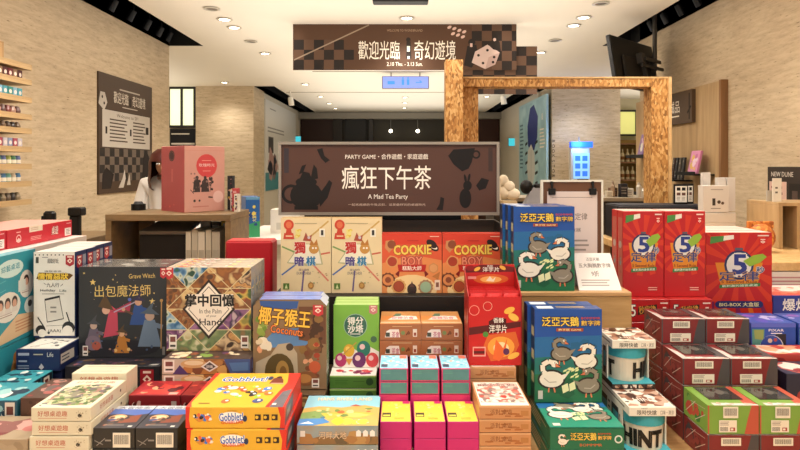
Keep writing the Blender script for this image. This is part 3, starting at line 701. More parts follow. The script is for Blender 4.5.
f.P([(.28, .28), (.36, .44), (.9, .49), (.97, .3), (.84, .1), (.42, .06)], W('D8632A')); f.E(.62, .27, .26, W('F0A040'), ry=.15); f.E(.62, .25, .15, W('F8DCA8'), ry=.09); f.P([(.46, .10), (.52, .38), (.66, .25), (.74, .40), (.70, .16), (.58, .06)], W('E86A30')); f.E(.72, .2, .06, W('5A2A58'), ry=.05); f.E(.86, .14, .12, W('F2B84C'), ry=.04, rot=.4); f.E(.32, .45, .055, W('4E8A3A')); f.Rc(.07, .13, .32, .27, W('E9A79C')); f.Rc(.09, .15, .30, .25, R2); f.Rc(.09, .17, .30, .21, W('5A1414'))
mb.build('front_panel', t)
mb = MB(); mb.box(-w/2 + .0035, w/2 - .0035, d/2 - .003, d/2, 0, hh, R2); f = Face(mb, (-w/2 + .0035, d/2 - .003, 0), (1, 0, 0), (0, 0, 1), w - .007, hh)
f.P([(0, .91), (1, .92), (1, .97), (.84, .985), (.8, .998), (.3, .998), (.22, .98), (0, .96)], W('6A1818')); f.T('洋芋片', .52, .945, .055, W('F6EEE4'), .34, .02); f.T('香酥', .5, .984, .02, W('F6EEE4'), .12); f.E(.24, .95, .07, W('F0B04A'), ry=.02, rot=.5); f.E(.76, .965, .07, W('F0B04A'), ry=.02, rot=-.5)
f.E(.52, .84, .36, W('D8602A'), ry=.055); f.E(.52, .835, .22, W('F3B060'), ry=.035); f.P([(.42, .82), (.5, .87), (.56, .835), (.62, .865), (.58, .81)], W('F8E6CC')); f.Rc(.05, .84, .22, .868, W('E9968C')); f.E(.1, .96, .09, W('8E1418'), ry=.03)
mb.build('header', t)
for s, nm in ((-1, 'side_panel'), (1, 'side_panel')):
    x0, x1 = (-w/2, -w/2 + .003) if s < 0 else (w/2 - .003, w/2)
    pr = [(-d/2, 0), (d/2, 0), (d/2, hh - .01), (-d/2, hf)]
    mb = MB(); vs = [(x, y, z) for x in (x0, x1) for y, z in pr]
    mb.add(vs, [(3, 2, 1, 0), (4, 5, 6, 7), (0, 1, 5, 4), (1, 2, 6, 5), (2, 3, 7, 6), (3, 0, 4, 7)], Rd); mb.build(nm, t)
mb = MB(); mb.box(-w/2 + .004, w/2 - .004, -d/2 + .004, d/2 - .004, 0, .003, Rd); mb.box(-w/2 + .004, w/2 - .004, -d/2 + .004, d/2 - .004, hf - .062, hf - .060, Rd); mb.build('inner_tray', t)
def packet():
    mb = MB(); n = 10; vs = []; w, h = .05, .075
    for j, (z, q) in enumerate(((0, .04), (.12, .1), (.3, .85), (.5, 1), (.7, .85), (.88, .1), (1, .04))):
        for k in range(n): a = 2 * math.pi * k / n; vs.append((w/2 * math.cos(a) * (1 if q > .2 else 1.05), .012 * q * math.sin(a), z * h))
    fs = [(j * n + k, j * n + (k + 1) % n, (j + 1) * n + (k + 1) % n, (j + 1) * n + k) for j in range(6) for k in range(n)] + [tuple(range(n))[::-1], tuple(range(6 * n, 7 * n))]
    mb.add(vs, fs, W('C9282A')); f = Face(mb, (-.02, -.0122, .01), (1, 0, 0), (0, 0, 1), .04, .055); f.k = 30
    f.Rc(.05, .45, .95, .8, W('E9A9B0')); f.Rc(.1, .15, .9, .3, W('8E1A20')); return tag(mb.build('chip_packet'), '', 'snack packet', 'chip packets in the red display box')
pkp = packet()
for k in range(3):
    for j in range(3): place(pkp, 'red chip packet with pink label in the chip display, %s row, %s' % (['front', 'middle', 'back'][j], col[k]), .296 + (k - 1) * .0525, 1.925 - .034 + j * .03, D(-.6215) + hf - .0595)

# ------------------------------------------------------------------ peach boxes
def peach(w, d, h, s):
    mb, f = carton(w, d, h, W('C48C5E')); y = f['top']; y.Rc(.035, .03, .97, .97, W('EFE6DC')); y.Rc(.06, .14, .94, .93, art(['C8A79A', 'E9DCD0', 'B5564C', 'D8C2B4', '8C7A74', 'EFE4DA', 'D77A6C'], 75, s)); y.T('歡樂派對', .5, .84, .10, W('7A3028'), .8, .02, 0, (W('EFE6DC'), .03)); y.blobs(3, 14, [W('F3EAE2'), W('C8473F'), W('A39A94')], .15, .2, .9, .7, .04, .1)
    y = f['front']; y.Rc(0, .88, 1, 1, W('D3A478')); rd = random.Random(9)
    for k in range(9): a = rd.uniform(.04, .78); b = rd.uniform(.15, .6); y.Rc(a, b, a + rd.uniform(.06, .2), b + .12, W('A8683A'))
    y.T('派對 桌遊', .42, .55, .42, W('7E4A28'), .42); y.Rc(.80, .25, .95, .65, W('B47C48'))
    y = f['right']; y.lines(.1, .9, .2, .8, 4, W('B47C48')); return tag(mb.build('game_box'), '', 'game box', 'peach coloured game boxes')
w, d, h = .1425, .188, .0355
pb = peach(w, d, h, 1.0); nm = ['lowest', 'second from below', 'third from below', 'fourth from below', 'topmost', 'highest']
for k in range(5): place(pb, 'peach game box, %s of the front peach stack' % nm[k] + (', cover showing' if k == 4 else ''), pX(479.3, 1.65) + w/2, 1.65 + d/2, TZ + .001 + k * .037)
for k in range(6): place(pb, 'peach game box, %s of the rear peach stack' % nm[k] + (', below the chip display' if k == 5 else ''), pX(470.5, 1.855) + w/2, 1.855 + .1, TZ + .001 + k * .037)

# ------------------------------------------------------------------ swan game
def swan(f, x, y, s, body, beak, flip=1, lw=.05):
    ol = W('2B2A26')
    def Q(a): return [(x + flip * p * s, y + q * s * f.w / f.h) for p, q in a]
    neck = [(-.06, .1), (-.34, .32), (-.36, .58), (-.12, .72), (.12, .66), (.1, .5)]
    f.path(Q(neck), s * .28 * f.w, ol)
    f.E(x, y, .56 * s, ol, ry=.40 * s * f.w / f.h)
    f.E(x, y, .48 * s, body, ry=.32 * s * f.w / f.h); f.path(Q(neck), s * .18 * f.w, body); f.E(x + flip * .12 * s, y + .62 * s * f.w / f.h, .14 * s, body)
    f.P(Q([(.14, .68), (.42, .48), (.16, .46)])[::flip], ol); f.P(Q([(.15, .65), (.37, .49), (.17, .49)])[::flip], beak); f.E(x + flip * .12 * s, y + .66 * s * f.w / f.h, .05 * s, W('F4F0E6')); f.E(x + flip * .13 * s, y + .66 * s * f.w / f.h, .022 * s, ol)
    f.path(Q([(-.3, .05), (-.1, -.12), (.2, -.1)]), s * .04 * f.w, W('B9AFA0')); f.P(Q([(.36, .16), (.7, .26), (.5, .0)])[::flip], body)
    f.L(x - .1 * s, y - .34 * s * f.w / f.h, x - .12 * s, y - .52 * s * f.w / f.h, s * .06 * f.w, beak); f.L(x + .1 * s, y - .34 * s * f.w / f.h, x + .14 * s, y - .52 * s * f.w / f.h, s * .06 * f.w, beak)
WHS, GRS, ORB = W('E9E2D4'), W('8C8272'), W('D77A52')
def swan_cover(f, title=True):
    f.P([(0, 0), (1, 0), (1, .36), (0, .30)], W('1F6A45')); f.P([(0, .30), (1, .36), (1, .52), (0, .48)], W('22706A')); f.P([(0, .48), (1, .52), (1, .72), (0, .70)], W('2566A0')); f.P([(0, .70), (1, .72), (1, 1), (0, 1)], W('214FA0'))
    f.blobs(3, 16, [W('2A7A4C'), W('1A5A3C')], .02, .02, .98, .34, .05, .16); f.blobs(8, 10, [W('2A76A8'), W('20608E')], .02, .4, .98, .7, .05, .14)
    swan(f, .40, .52, .30, GRS, ORB, 1); swan(f, .76, .44, .33, WHS, ORB, -1); swan(f, .80, .18, .33, GRS, ORB, -1); swan(f, .25, .25, .37, WHS, ORB, 1)
    rd = random.Random(6)
    for k in range(11): a, b = .42 + rd.random() * .22, .22 + rd.random() * .16; f.P([(a, b), (a + .05, b + .012), (a + .06, b + .035), (a + .01, b + .022)], W('DDE6A8'))
    f.P([(.42, .10), (.51, .13), (.49, .21), (.40, .18)], W('E3E4B4')); f.P([(.52, .12), (.61, .15), (.59, .23), (.51, .20)], W('E3E4B4')); f.Rc(.05, .04, .12, .13, W('C9C8BC'))
def swan_title(f, cx, cy, h, w):
    f.T('泛亞天鵝', cx - w * .18, cy, h, W('F2D25A'), w * .62, .03, 0, (W('3A2416'), .055)); f.T('數字牌', cx + w * .33, cy - h * .16, h * .55, W('F0C860'), w * .32, .02, 0, (W('3A2416'), .05)); f.T('BOMMMR', cx + w * .33, cy + h * .36, h * .24, W('C8482E'), w * .32, .03)
def swan_box(kind):
    w, d, h = (.2045, .052, .283) if kind == 'stand' else (.2045, .283, .0605)
    mb, f = carton(w, d, h, W('1B4180') if kind == 'stand' else W('1E6B4C'))
    if kind == 'stand':
        y = f['front']; swan_cover(y); swan_title(y, .54, .87, .10, .88); y.Rc(.32, .765, .72, .80, W('A0492C')); y.T('數字版 GAME', .52, .782, .025, W('F2E2B0'), .34)
        f['left'].P([(0, 0), (1, 0), (1, .4), (0, .4)], W('12332A')); f['left'].P([(0, .4), (1, .4), (1, 1), (0, 1)], W('182A48'))
        for k in (0.2, .45, .7): f['left'].Rc(.2, k, .8, k + .1, W('B8B48A'))
        f['top'].Rc(.06, .2, .3, .8, W('DDE2EC')); f['top'].lines(.35, .95, .3, .8, 2, W('C9A24A'))
    else:
        y = f['top']; swan_cover(y); y.P([(0, 0), (1, 0), (1, .42), (0, .46)], W('2A8C72'))
        swan(y, .26, .30, .36, WHS, ORB, 1); swan(y, .62, .43, .30, WHS, ORB, -1); swan(y, .78, .24, .30, GRS, ORB, -1); y.P([(.40, .15), (.50, .17), (.48, .25), (.38, .22)], W('E3E4B4')); y.P([(.51, .16), (.60, .18), (.58, .27), (.50, .25)], W('E3E4B4')); y.blobs(5, 8, [W('DDE6A8')], .4, .26, .65, .36, .02, .04); y.Rc(.06, .03, .16, .09, W('D8D8CC'))
        y = f['front']; swan(y, .17, .38, .13, WHS, ORB, 1); swan_title(y, .55, .62, .34, .56); y.T('BOMMMR', .55, .24, .12, W('D96A3A'), .3); y.E(.92, .5, .055, W('D4DCD4')); y.E(.92, .5, .035, W('1E6B4C'))
        y = f['left']; y.lines(.1, .9, .2, .8, 4, W('C9B48A')); y.Rc(.6, .2, .9, .7, W('2A7A5C'))
    return tag(mb.build('game_box'), '', 'game box', 'swan number game boxes')
sl, sst = swan_box('lie'), swan_box('stand')
xs = pX(550, 1.65) + .1023
for k in range(2): place(sl, 'green swan game box lying flat, %s' % ['underneath another at the front edge', 'cover up at the front edge, on top'][k], xs, 1.65 + .1415, TZ + .001 + k * .0625, 0)
for k in range(2): place(sst, 'blue and green swan game box standing, %s' % ['front one of the pair before the oak riser', 'rear one of the pair before the oak riser'][k], xs - .004 - k * .010, 1.822 + .026 + k * .055, TZ + .127, 0, 0)
for k in range(3): place(sst, 'blue and green swan game box on the oak riser, %s' % ['front one', 'behind the front one', 'rearmost'][k], pX(513, 2.01) + .1045 - k * .009, 2.012 + .026 + k * .056, RZ + .001, 0)

# ------------------------------------------------------------------ sign on clip board and tent notice on the riser
Y = 2.2; x0, x1, z0, z1 = pX(541, Y), pX(603, Y), RZ + .001, pZ(180, Y)
t = thing('clip_sign', 'paper sheet clipped to a brown white-edged board on the oak riser', 'sign', ((x0 + x1) / 2, Y, z0)); w, h = x1 - x0, z1 - z0
mb = MB(); mb.box(-w/2 + .007, w/2 - .007, 0, .01, .007, h - .007, M('6A4632', .5, .08, 14)); mb.build('board', t)
mb = MB(); ed = M('E5DFD2', .4, .02)
mb.box(-w/2, w/2, -.004, .014, h - .007, h, ed); mb.box(-w/2, w/2, -.004, .014, 0, .007, ed); mb.box(-w/2, -w/2 + .007, -.004, .014, .0072, h - .0072, ed); mb.box(w/2 - .007, w/2, -.004, .014, .0072, h - .0072, ed); mb.build('edge_frame', t)
mb = MB(); ph = h - .042; mb.box(-w/2 + .022, w/2 - .022, -.0035, -.0015, .02, ph, M('DCCBC6', .7, .02)); f = Face(mb, (-w/2 + .022, -.0035, .02), (1, 0, 0), (0, 0, 1), w - .044, ph - .02); gi = M('5E524E', .6, 0)
f.T('五秒定律', .55, .70, .085, gi, .5); f.T('桌遊展', .52, .54, .05, gi, .3); f.lines(.2, .85, .22, .44, 4, M('9A8C86', .6, 0)); f.L(.1, .93, .9, .93, .0015, gi); mb.build('paper_sheet', t)
for s in (-1, 1):
    mb = MB(); mb.box(s * w * .33 - .013, s * w * .33 + .013, -.011, .012, ph - .012, ph + .012, black, .003); mb.tube((s * w * .33, -.008, ph + .012), (s * w * .33, -.002, ph + .036), .004, .006, black, 8); mb.build('binder_clip', t)
t = thing('tent_notice', 'white slanted price notice beside the upper swan box', 'notice', (pX(600.5, 2.02), 2.05, RZ + .001))
mb = MB(); a = .030; hh = .115; vs = [(-.072, -a, 0), (.072, -a, 0), (.058, .045, hh), (-.072, .045, hh)]
nn = Vector((0, -hh, a + .045)).normalized()
vb = [tuple(Vector(v) - Vector((0, -.0012, .0006))) for v in vs]; mb.add(vs + [(x, y + .0015, max(z - .0004, 0)) for x, y, z in vs], [(0, 1, 2, 3), (7, 6, 5, 4), (0, 4, 5, 1), (1, 5, 6, 2), (2, 6, 7, 3), (3, 7, 4, 0)], M('ECE3DE', .6, .02))
up = Vector((0, .075, hh)); L_ = up.length; f = Face(mb, vs[0], (1, 0, 0), up.normalized(), .13, L_); f.k = 20
f.T('泛亞天鵝', .5, .83, .09, gi, .35); f.T('五大胸鵝數字牌 ', .52, .66, .12, gi, .85); f.T('9折', .5, .44, .15, gi, .2); f.lines(.1, .9, .1, .3, 3, M('A79A94', .6, 0)); mb.build('notice_sheet', t)
mb = MB(); mb.box(-.065, .05, .049, .052, 0, .10, M('D9D0C6', .6, .02)); mb.build('rear_leg', t)

# ------------------------------------------------------------------ red five-second game boxes
def ray_burst(f, cx, cy, m, n=14):
    for k in range(n):
        a = 2 * math.pi * k / n; b = a + math.pi / n * .9; r = .75
        pts = [(cx, cy)] + [(min(1, max(0, cx + r * math.cos(q))), min(1, max(0, cy + r * math.sin(q) * f.w / f.h))) for q in (a, b)]
        f.P(pts, m); f.k -= .8
    f.up()
def five_front(f, cy, big):
    s = 1.0 if big else 1.28
    ray_burst(f, .5, cy, W('CE3A2A'))
    hh_ = .24 if big else .27
    f.P([(.5 - .36, cy + .03), (.5 - .28, cy - hh_), (.5 + .28, cy - hh_), (.5 + .36, cy + .03)], W('D8862E'))
    f.E(.5, cy, .225 * s, W('2A3560')); f.E(.5, cy, .19 * s, W('DEDAD4'))
    f.T('5', .51, cy + .01, .255 * s * f.w / f.h / .9, W('2C3C84'), .20 * s, .07, 0, (W('DEDAD4'), .06))
    f.P([(.56, cy + .05), (.72, cy + .12), (.86, cy + .14), (.92, cy + .10), (.82, cy + .03), (.66, cy - .02)], W('8FB23E')); f.Rc(.44, cy + .225 * s * f.w / f.h, .56, cy + .26 * s * f.w / f.h, W('5A5A6A'))
    f.T('秒', .82, cy - .06, .08, W('35427C'), .12, .05, 0, (W('DEDAD4'), .05)); f.T('定·律', .5, cy - .135, .115, W('35427C'), .60, .05, 0, (W('D8A050'), .03))
    f.T('5 Second Rule', .5, cy - hh_ + .035, .035, W('7A2A1E'), .54, .02); f.P([(.20, cy - hh_ - .045), (.82, cy - hh_ - .02), (.82, cy - hh_ + .02), (.20, cy - hh_ - .005)], W('3F7A45')); f.T('最刺激的搶答桌遊', .51, cy - hh_ - .012, .028, W('EFE8DA'), .54, .01, .03)
    ribbon(f, .86, .885, .12, .085, 'C62A2C'); f.P([(.06, .86), (.30, .90), (.28, .96), (.07, .95)], W('4E8A46')); f.P([(.26, .90), (.42, .92), (.42, .97), (.27, .96)], W('EADFD2')); f.Rc(.78, .955, .95, .97, W('EDD5CC'))
w, d, h = .1555, .058, .326
mb, f = carton(w, d, h, RED); five_front(f['front'], .60, False); y = f['front']; y.lines(.62, .92, .07, .12, 2, W('E8B0A4')); f['top'].Rc(.02, .04, .98, .96, W('E7C9BE')); y = f['left']; y.Rc(.15, .1, .85, .92, W('B85A52')); y.E(.5, .6, .25, W('B9A9A4')); y.blobs(3, 8, [W('8A8C94'), W('A8504A')], .2, .2, .8, .5, .1, .2)
fv = tag(mb.build('game_box'), '', 'game box', 'tall red quiz game boxes')
w2, d2, h2 = .158, .15, .0845
mb, f = carton(w2, d2, h2, W('B02326')); y = f['front']; y.T('5', .14, .5, .5, W('EFE8DA'), .11, .03, 0, (W('2A2A40'), .05)); y.P([(.24, .3), (.70, .42), (.70, .78), (.26, .66)], W('2B2622')); y.T('秒定律', .47, .54, .36, W('E2A24A'), .4, .02, .06); ribbon(y, .88, .45, .13, .5, 'B02326'); y.Rc(.78, .8, .96, .86, W('EDD5CC')); f['top'].Rc(.02, .02, .98, .98, W('C4302E')); f['left'].Rc(.2, .2, .8, .8, W('8E2024'))
fl = tag(mb.build('game_box'), '', 'game box', 'flat red quiz game boxes')
for c in range(2):
    x = .853 + .079 + c * .1595
    for k in range(4): place(fl, 'flat red quiz game box under the tall ones, %s pile, %s' % (col[c * 2], ['lowest', 'second from below', 'third from below', 'uppermost'][k]), x, 2.25 + .075, TZ + .001 + k * .0865)
    for k in range(2): place(fv, 'tall red quiz game box with a big 5, %s column, %s' % (col[c * 2], ['front', 'behind it'][k]), .849 + .0778 + c * .158, 2.285 + .029 + k * .061, TZ + .001 + 4 * .0865)
w, d, h = .262, .085, .322
def big_box(f):
    five_front(f, .60, True); f.P([(.0, .0), (1, 0), (1, .15), (0, .15)], W('B8281F'))
    for k in range(5): f.P([(.1 + k * .2 - .05, 0), (.1 + k * .2 + .03, 0), (.1 + k * .18 + .02, .15), (.1 + k * .18 - .02, .15)], W('D2681E' if k % 2 else '7A2350'))
    f.E(.18, .115, .045, W('28306A')); f.E(.82, .115, .045, W('28306A')); f.Rc(.17, .072, .83, .158, W('28306A')); f.T('BIG-BOX 大盒版', .5, .115, .052, W('F0E2A8'), .6, .02)
mb, f = carton(w, d, h, RED); big_box(f['front']); f['top'].Rc(.01, .03, .99, .97, W('E8CFC4')); f['left'].Rc(.1, .1, .9, .9, W('A83232'))
bbx = tag(mb.build('game_box'), '', 'game box', 'big-box quiz games')
for k in range(3): place(bbx, 'wide red quiz game BIG-BOX with big 5, %s' % ['front one', 'hidden behind the front one', 'rearmost of three'][k], pX(706, 2.38) + w/2, 2.38 + .0425 + k * .088, D(-.586))
mb, f = carton(.262, .262, .257, W('A9232A')); f['front'].Rc(.1, .2, .9, .8, W('8E1C22')); place(tag(mb.build('shipping_carton'), '', 'carton'), 'dark red carton supporting the BIG-BOX quiz games', pX(706, 2.38) + w/2, 2.38 + .131, TZ + .001)

# ------------------------------------------------------------------ dark red and green windowed game boxes
def window_box(base, side, win, lab):
    w, d, h = .1445, .1445, .0815
    mb, f = carton(w, d, h, W(base))
    y = f['front']; y.P([(.72, 0), (1, 0), (1, 1), (.86, 1), (.78, .5)], W(side)); y.P([(0, 0), (.03, 0), (.03, 1), (0, 1)], W(side)); y = f['top']
    y.P([(0, 0), (1, 0), (1, .1), (0, .14)], W('DCCFC6')); y.P([(0, 0), (.13, 0), (.12, .5), (0, .86)], W(base if base != '7D2A2C' else 'C9C0B8')); y.P([(.75, .06), (1, .06), (1, 1), (.86, 1)], W(side))
    y.blobs(2, 8, [W('E6DED6'), W('D8B0A4')], .1, .02, .98, .14, .03, .08)
    y = f['left']; y.blobs(11, 10, [W('5A2024'), W('3A3C44'), W('8A3A3A')] if base == '7D2A2C' else [W('3E7A34'), W('6AA04A'), W('B84A38')], .05, .05, .95, .95, .06, .2); y.L(.1, .2, .5, .8, .002, W('D8C8BC')); y.L(.5, .15, .9, .6, .002, W('D8C8BC')); y.L(.3, .7, .9, .8, .0015, W('C8B0A4'))
    o = tag(mb.build('game_box'), '', 'game box', lab)
    mb = MB(); mb.box(-.048, .05, -.032, .064, 0, .0012, M('3A3836', .15, .15, 60, 0, .4)); g = Face(mb, (-.048, -.032, .0012), (1, 0, 0), (0, 1, 0), .098, .096); g.blobs(6, 9, [M('55524E', .15, 0), M('6C6660', .15, 0), M('2A2828', .15, 0)], .05, .3, .95, .95, .08, .2); mb.build('clear_window', o, (0, 0, h + .0007))
    if base == '7D2A2C': sticker(.056, .022, o, (-.007, -d/2 - .0012, .052)); sticker(.068, .028, o, (-.01, -d/2 - .0012, .006), cut=True, name='price_label')
    else: sticker(.042, .032, o, (-.008, -d/2 - .0012, .046)); sticker(.05, .034, o, (-.016, -d/2 - .0012, .006), cut=True, name='price_label')
    return o
dr = window_box('7D2A2C', '4A4648', '', 'dark red windowed game boxes'); gr = window_box('7AA044', 'B85440', '', 'green windowed game boxes')
st = .0842
for row, (Y, n) in enumerate(((1.70, 2), (1.85, 3), (2.0, 4))):
    for c in range(2):
        x = .872 + .0723 + c * .1475
        for k in range(n):
            g = row == 0 and k == 1
            place(gr if g else dr, '%s game box with dark window, %s row, %s stack, %s' % ('green and red' if g else 'dark red', ['front', 'middle', 'rear'][row], col[c * 2], ['at the foot', 'second level', 'third level', 'top level'][k] if not g else 'on top'), x, Y + .0723, TZ + .001 + k * st)

# ------------------------------------------------------------------ mint tub cartons
def mint(d, turn, label):
    w, h = .1325, .1525; lip = .0265
    t = thing('mint_pack', label, 'gift pack', group='mint tub packs'); sh = W('E6DFD0'); phs = art(['5A3426', 'E8DCCB', '8C5A44', 'F0E6DA', '3E241C', 'B98A72', 'C9A690'], 48, 4.0)
    mb = MB(); bs = .018; rec = .05 if d < .2 else .06
    mb.box(-w/2, -w/2 + .004, -d/2 + rec, d/2, bs, h - lip, sh); mb.box(w/2 - .004, w/2, -d/2 + rec, d/2, bs, h - lip, sh); mb.box(-w/2 + .004, w/2 - .004, d/2 - .004, d/2, bs, h - lip, sh)
    f = Face(mb, (-w/2, d/2, bs), (0, -1, 0), (0, 0, 1), d - rec, h - lip - bs)
    for k in range(2): f.Rc(.15 + k * .45, .1, .42 + k * .45, .9, W('23262A')); f.up(); f.Rc(.2 + k * .45, .3, .42 + k * .45, .75, W('3E9AA6')); f.up()
    f.T('HINT', .90, .5, .55, W('2A2A2A'), .07, .03, 0); f.lines(.46, .56, .1, .9, 5, W('4A463E')); f.lines(.02, .12, .1, .9, 5, W('4A463E'))
    mb.build('side_walls', t)
    mb = MB(); mb.box(-w/2 - .001, w/2 + .001, -d/2, d/2, h - lip + .0004, h, sh, .001); f = Face(mb, (-w/2, -d/2, h), (1, 0, 0), (0, 1, 0), w, d); f.Rc(.02, .03, .98, .985, phs)
    f.blobs(5, 12, [W('F3EBE0'), W('4A2A20'), W('9A6A54')], .05, .1, .95, .9, .06, .14); f.T('HINT', .5, .2, .09, W('F3ECE0'), .5, .02)
    f = Face(mb, (-w/2 - .001, -d/2, h - lip), (1, 0, 0), (0, 0, 1), w + .002, lip); f.T('限時快搶', .38, .42, .52, W('3A342E'), .42, .025); f.T('HINT', .33, .85, .14, W('3A342E'), .13); f.T('口味・清涼', .81, .42, .48, W('5A5048'), .28)
    f = Face(mb, (-w/2 - .001, d/2, h - lip), (0, -1, 0), (0, 0, 1), d, lip); f.lines(.1, .9, .3, .7, 1, W('6A5A4C')); mb.build('lid', t)
    mb = MB(); mb.box(-w/2, w/2, -d/2 + .004, d/2, 0, bs, W('2E2320'), .001, {'top': W('49B4C4')}); f = Face(mb, (-w/2, -d/2 + .004, 0), (1, 0, 0), (0, 0, 1), w, bs); f.Rc(0, .86, 1, 1, W('49B4C4'))
    for k in range(5): f.Rc(.05 + k * .19, .15, .19 + k * .19, .75, art(['E0D0C0', '6A4434', 'B89478', '2E2320'], 90, 1.0))
    mb.build('base', t)
    r = .0585; zc = bs + .0005; hh = h - lip - zc - .002; mb = MB(); yc = -d/2 + .072
    mb.lathe([(.0001, 0), (r * .93, 0), (r * .985, hh * .68)], W('DED2BC'), 40, (0, yc, zc)); lidm = MB(); lidm.lathe([(r * .985, hh * .68), (r * 1.04, hh * .69), (r * 1.05, hh * .97), (r * 1.02, hh), (.0001, hh)], W('3FA6B4'), 40, (0, yc, zc))
    def wrap(txt, a0, z, h_, ww, m):
        vs, fs, tw, th_ = text_geo(txt, 0.0)
        for k, (ox, oy) in enumerate(((-1, -1), (1, -1), (1, 1), (-1, 1))):
            out = []
            for x, y in vs:
                zz = z + (y + oy * .05) / th_ * h_; rr = r * (.93 + .055 * zz / (hh * .68)) + .0022 + k * 3e-5; an = a0 + (x + ox * .05) / tw * ww / r
                out.append((rr * math.sin(an), yc - rr * math.cos(an), zc + zz))
            mb.add(out, fs, m)
    wrap('HINT', turn, hh * .33, hh * .42, .122, W('1E1C1A')); wrap('HINT', turn + math.pi, hh * .33, hh * .42, .122, W('1E1C1A'))
    tub = mb.build('tub', t); lidm.build('tub_lid', tub)
    return t
m1 = mint(.275, -.40, 'white teal and brown mint tub pack, lower front one at the table edge'); m1.location = (.724, 1.72 + .1375, TZ + .001)
m2 = mint(.142, 1.12, 'white teal and brown mint tub pack, upper one set further back'); m2.location = (.7225, 1.852 + .071, TZ + .155)

# ------------------------------------------------------------------ boxed film games and others at the right edge
w, d, h = .156, .145, .146
mb, f = carton(w, d, h, W('2B4FA8')); y = f['front']; y.Rc(0, .90, 1, 1, W('5A66C0')); y.P([(.02, .02), (.26, .02), (.30, .86), (.02, .86)], W('4E8C84')); y.P([(.08, .62), (.27, .6), (.28, .84), (.06, .84)], W('8A9A5A')); y.Rc(.55, .05, .78, .74, W('262A34')); y.E(.46, .42, .27, W('C9CED8')); y.E(.45, .43, .255, W('27479A')); y.T('STAR', .47, .40, .11, W('E3E6EE'), .30, .02, .15); y.E(.42, .58, .05, W('C9B8A8')); y.E(.54, .60, .04, W('A84A4A')); y.T('PIXAR', .56, .83, .06, W('F0F0F0'), .34, .01); y.lines(.44, .7, .73, .78, 1, W('F0F0F0')); y.E(.87, .25, .06, W('E6E8F0')); y.E(.87, .13, .06, W('E6E8F0'))
y = f['top']; y.blobs(6, 20, [W('7A7CD8'), W('4A4CB0'), W('B8B8E8'), W('8A5AB8')], .02, .02, .98, .98, .04, .16)
fx = tag(mb.build('game_box'), '', 'game box', 'blue film game boxes')
for c in range(2):
    for k in range(2): place(fx, 'blue film game box with round emblem, %s pile, %s one' % (['inner', 'outer edge'][c], ['lower', 'upper'][k]), pX(751.3, 2.1) + w/2 + c * .166, 2.1 + d/2, TZ + .001 + k * .148)
def misc(w, d, h, base, tops, fronts, seed, name='game_box'):
    mb, f = carton(w, d, h, W(base)); f['top'].blobs(seed, 16, [W(c) for c in tops], .03, .03, .97, .97, .06, .2); f['front'].blobs(seed + 1, 10, [W(c) for c in fronts], .03, .05, .97, .95, .05, .14); f['right'].blobs(seed + 2, 6, [W(c) for c in fronts], .05, .1, .95, .9, .08, .2); f['left'].blobs(seed + 2, 6, [W(c) for c in fronts], .05, .1, .95, .9, .08, .2)
    return tag(mb.build(name), '', 'game box')
o = misc(.27, .10, .221, 'B8423A', ['E0D2C8', 'E7A27A', 'C04A3A', 'F0E4D8'], ['2E3A6A', 'D9A04A', '8A2A2A'], 21); place(o, 'red and cream game carton below the film boxes', 1.19 + .135, 1.99 + .05, TZ + .001)
o = misc(.27, .12, .10, '23264A', ['8E2A30', '3A3C50', 'A84844', 'CFC6C0'], ['D8D8DC', '8A2A2A', '1A1C30'], 25); place(o, 'navy and red flat game box at right edge, lower one', 1.19 + .135, 1.855 + .06, TZ + .001)
o = misc(.26, .12, .10, '2A2B40', ['8E2A30', '2A2C40', 'B85850', 'D8D0C8'], ['D8D8DC', 'A83A3A', '1A1C30'], 27); place(o, 'navy and red flat game box at right edge, upper one', 1.19 + .135, 1.855 + .06, TZ + .1025)
w, d, h = .27, .22, .10
mb, f = carton(w, d, h, W('2C3FA0')); y = f['front']; y.T('爆炸貓', .45, .62, .5, W('F0F0F4'), .6, .03); y.lines(.1, .5, .08, .25, 2, W('E07A3A')); y = f['top']; y.Rc(.02, .02, .98, .98, W('E9D9D0')); y.Rc(.02, .02, .98, .4, W('D8574A')); y.blobs(9, 12, [W('E38A78'), W('F0E6E0'), W('C8463E')], .03, .1, .97, .9, .06, .16)
o = tag(mb.build('game_box'), 'blue and red game box with white title at the right edge', 'game box'); o.location = (pX(773, 2.5) + w/2, 2.5 + d/2, D(-.64))
mb, f = carton(.27, .22, .202, W('B8352F')); f['front'].blobs(3, 8, [W('2C3FA0'), W('E9D9D0')], .05, .1, .95, .9, .1, .2); o = tag(mb.build('shipping_carton'), 'red carton underneath the blue titled box at the right edge', 'carton'); o.location = (pX(773, 2.5) + w/2, 2.5 + d/2, TZ + .001)
for k in range(2):
    mb, f = carton(.3, .12, .174, W('E3D6CA') if k else W('DACCC0')); f['front'].lines(.1, .9, .6, .9, 3, W('C4888A')); o = tag(mb.build('game_box'), 'white carton with faint pink print at right edge, %s' % ['lower', 'upper'][k], 'game box'); o.location = (1.64 + .15, 2.80 + .06, TZ + .001 + k * .1755)
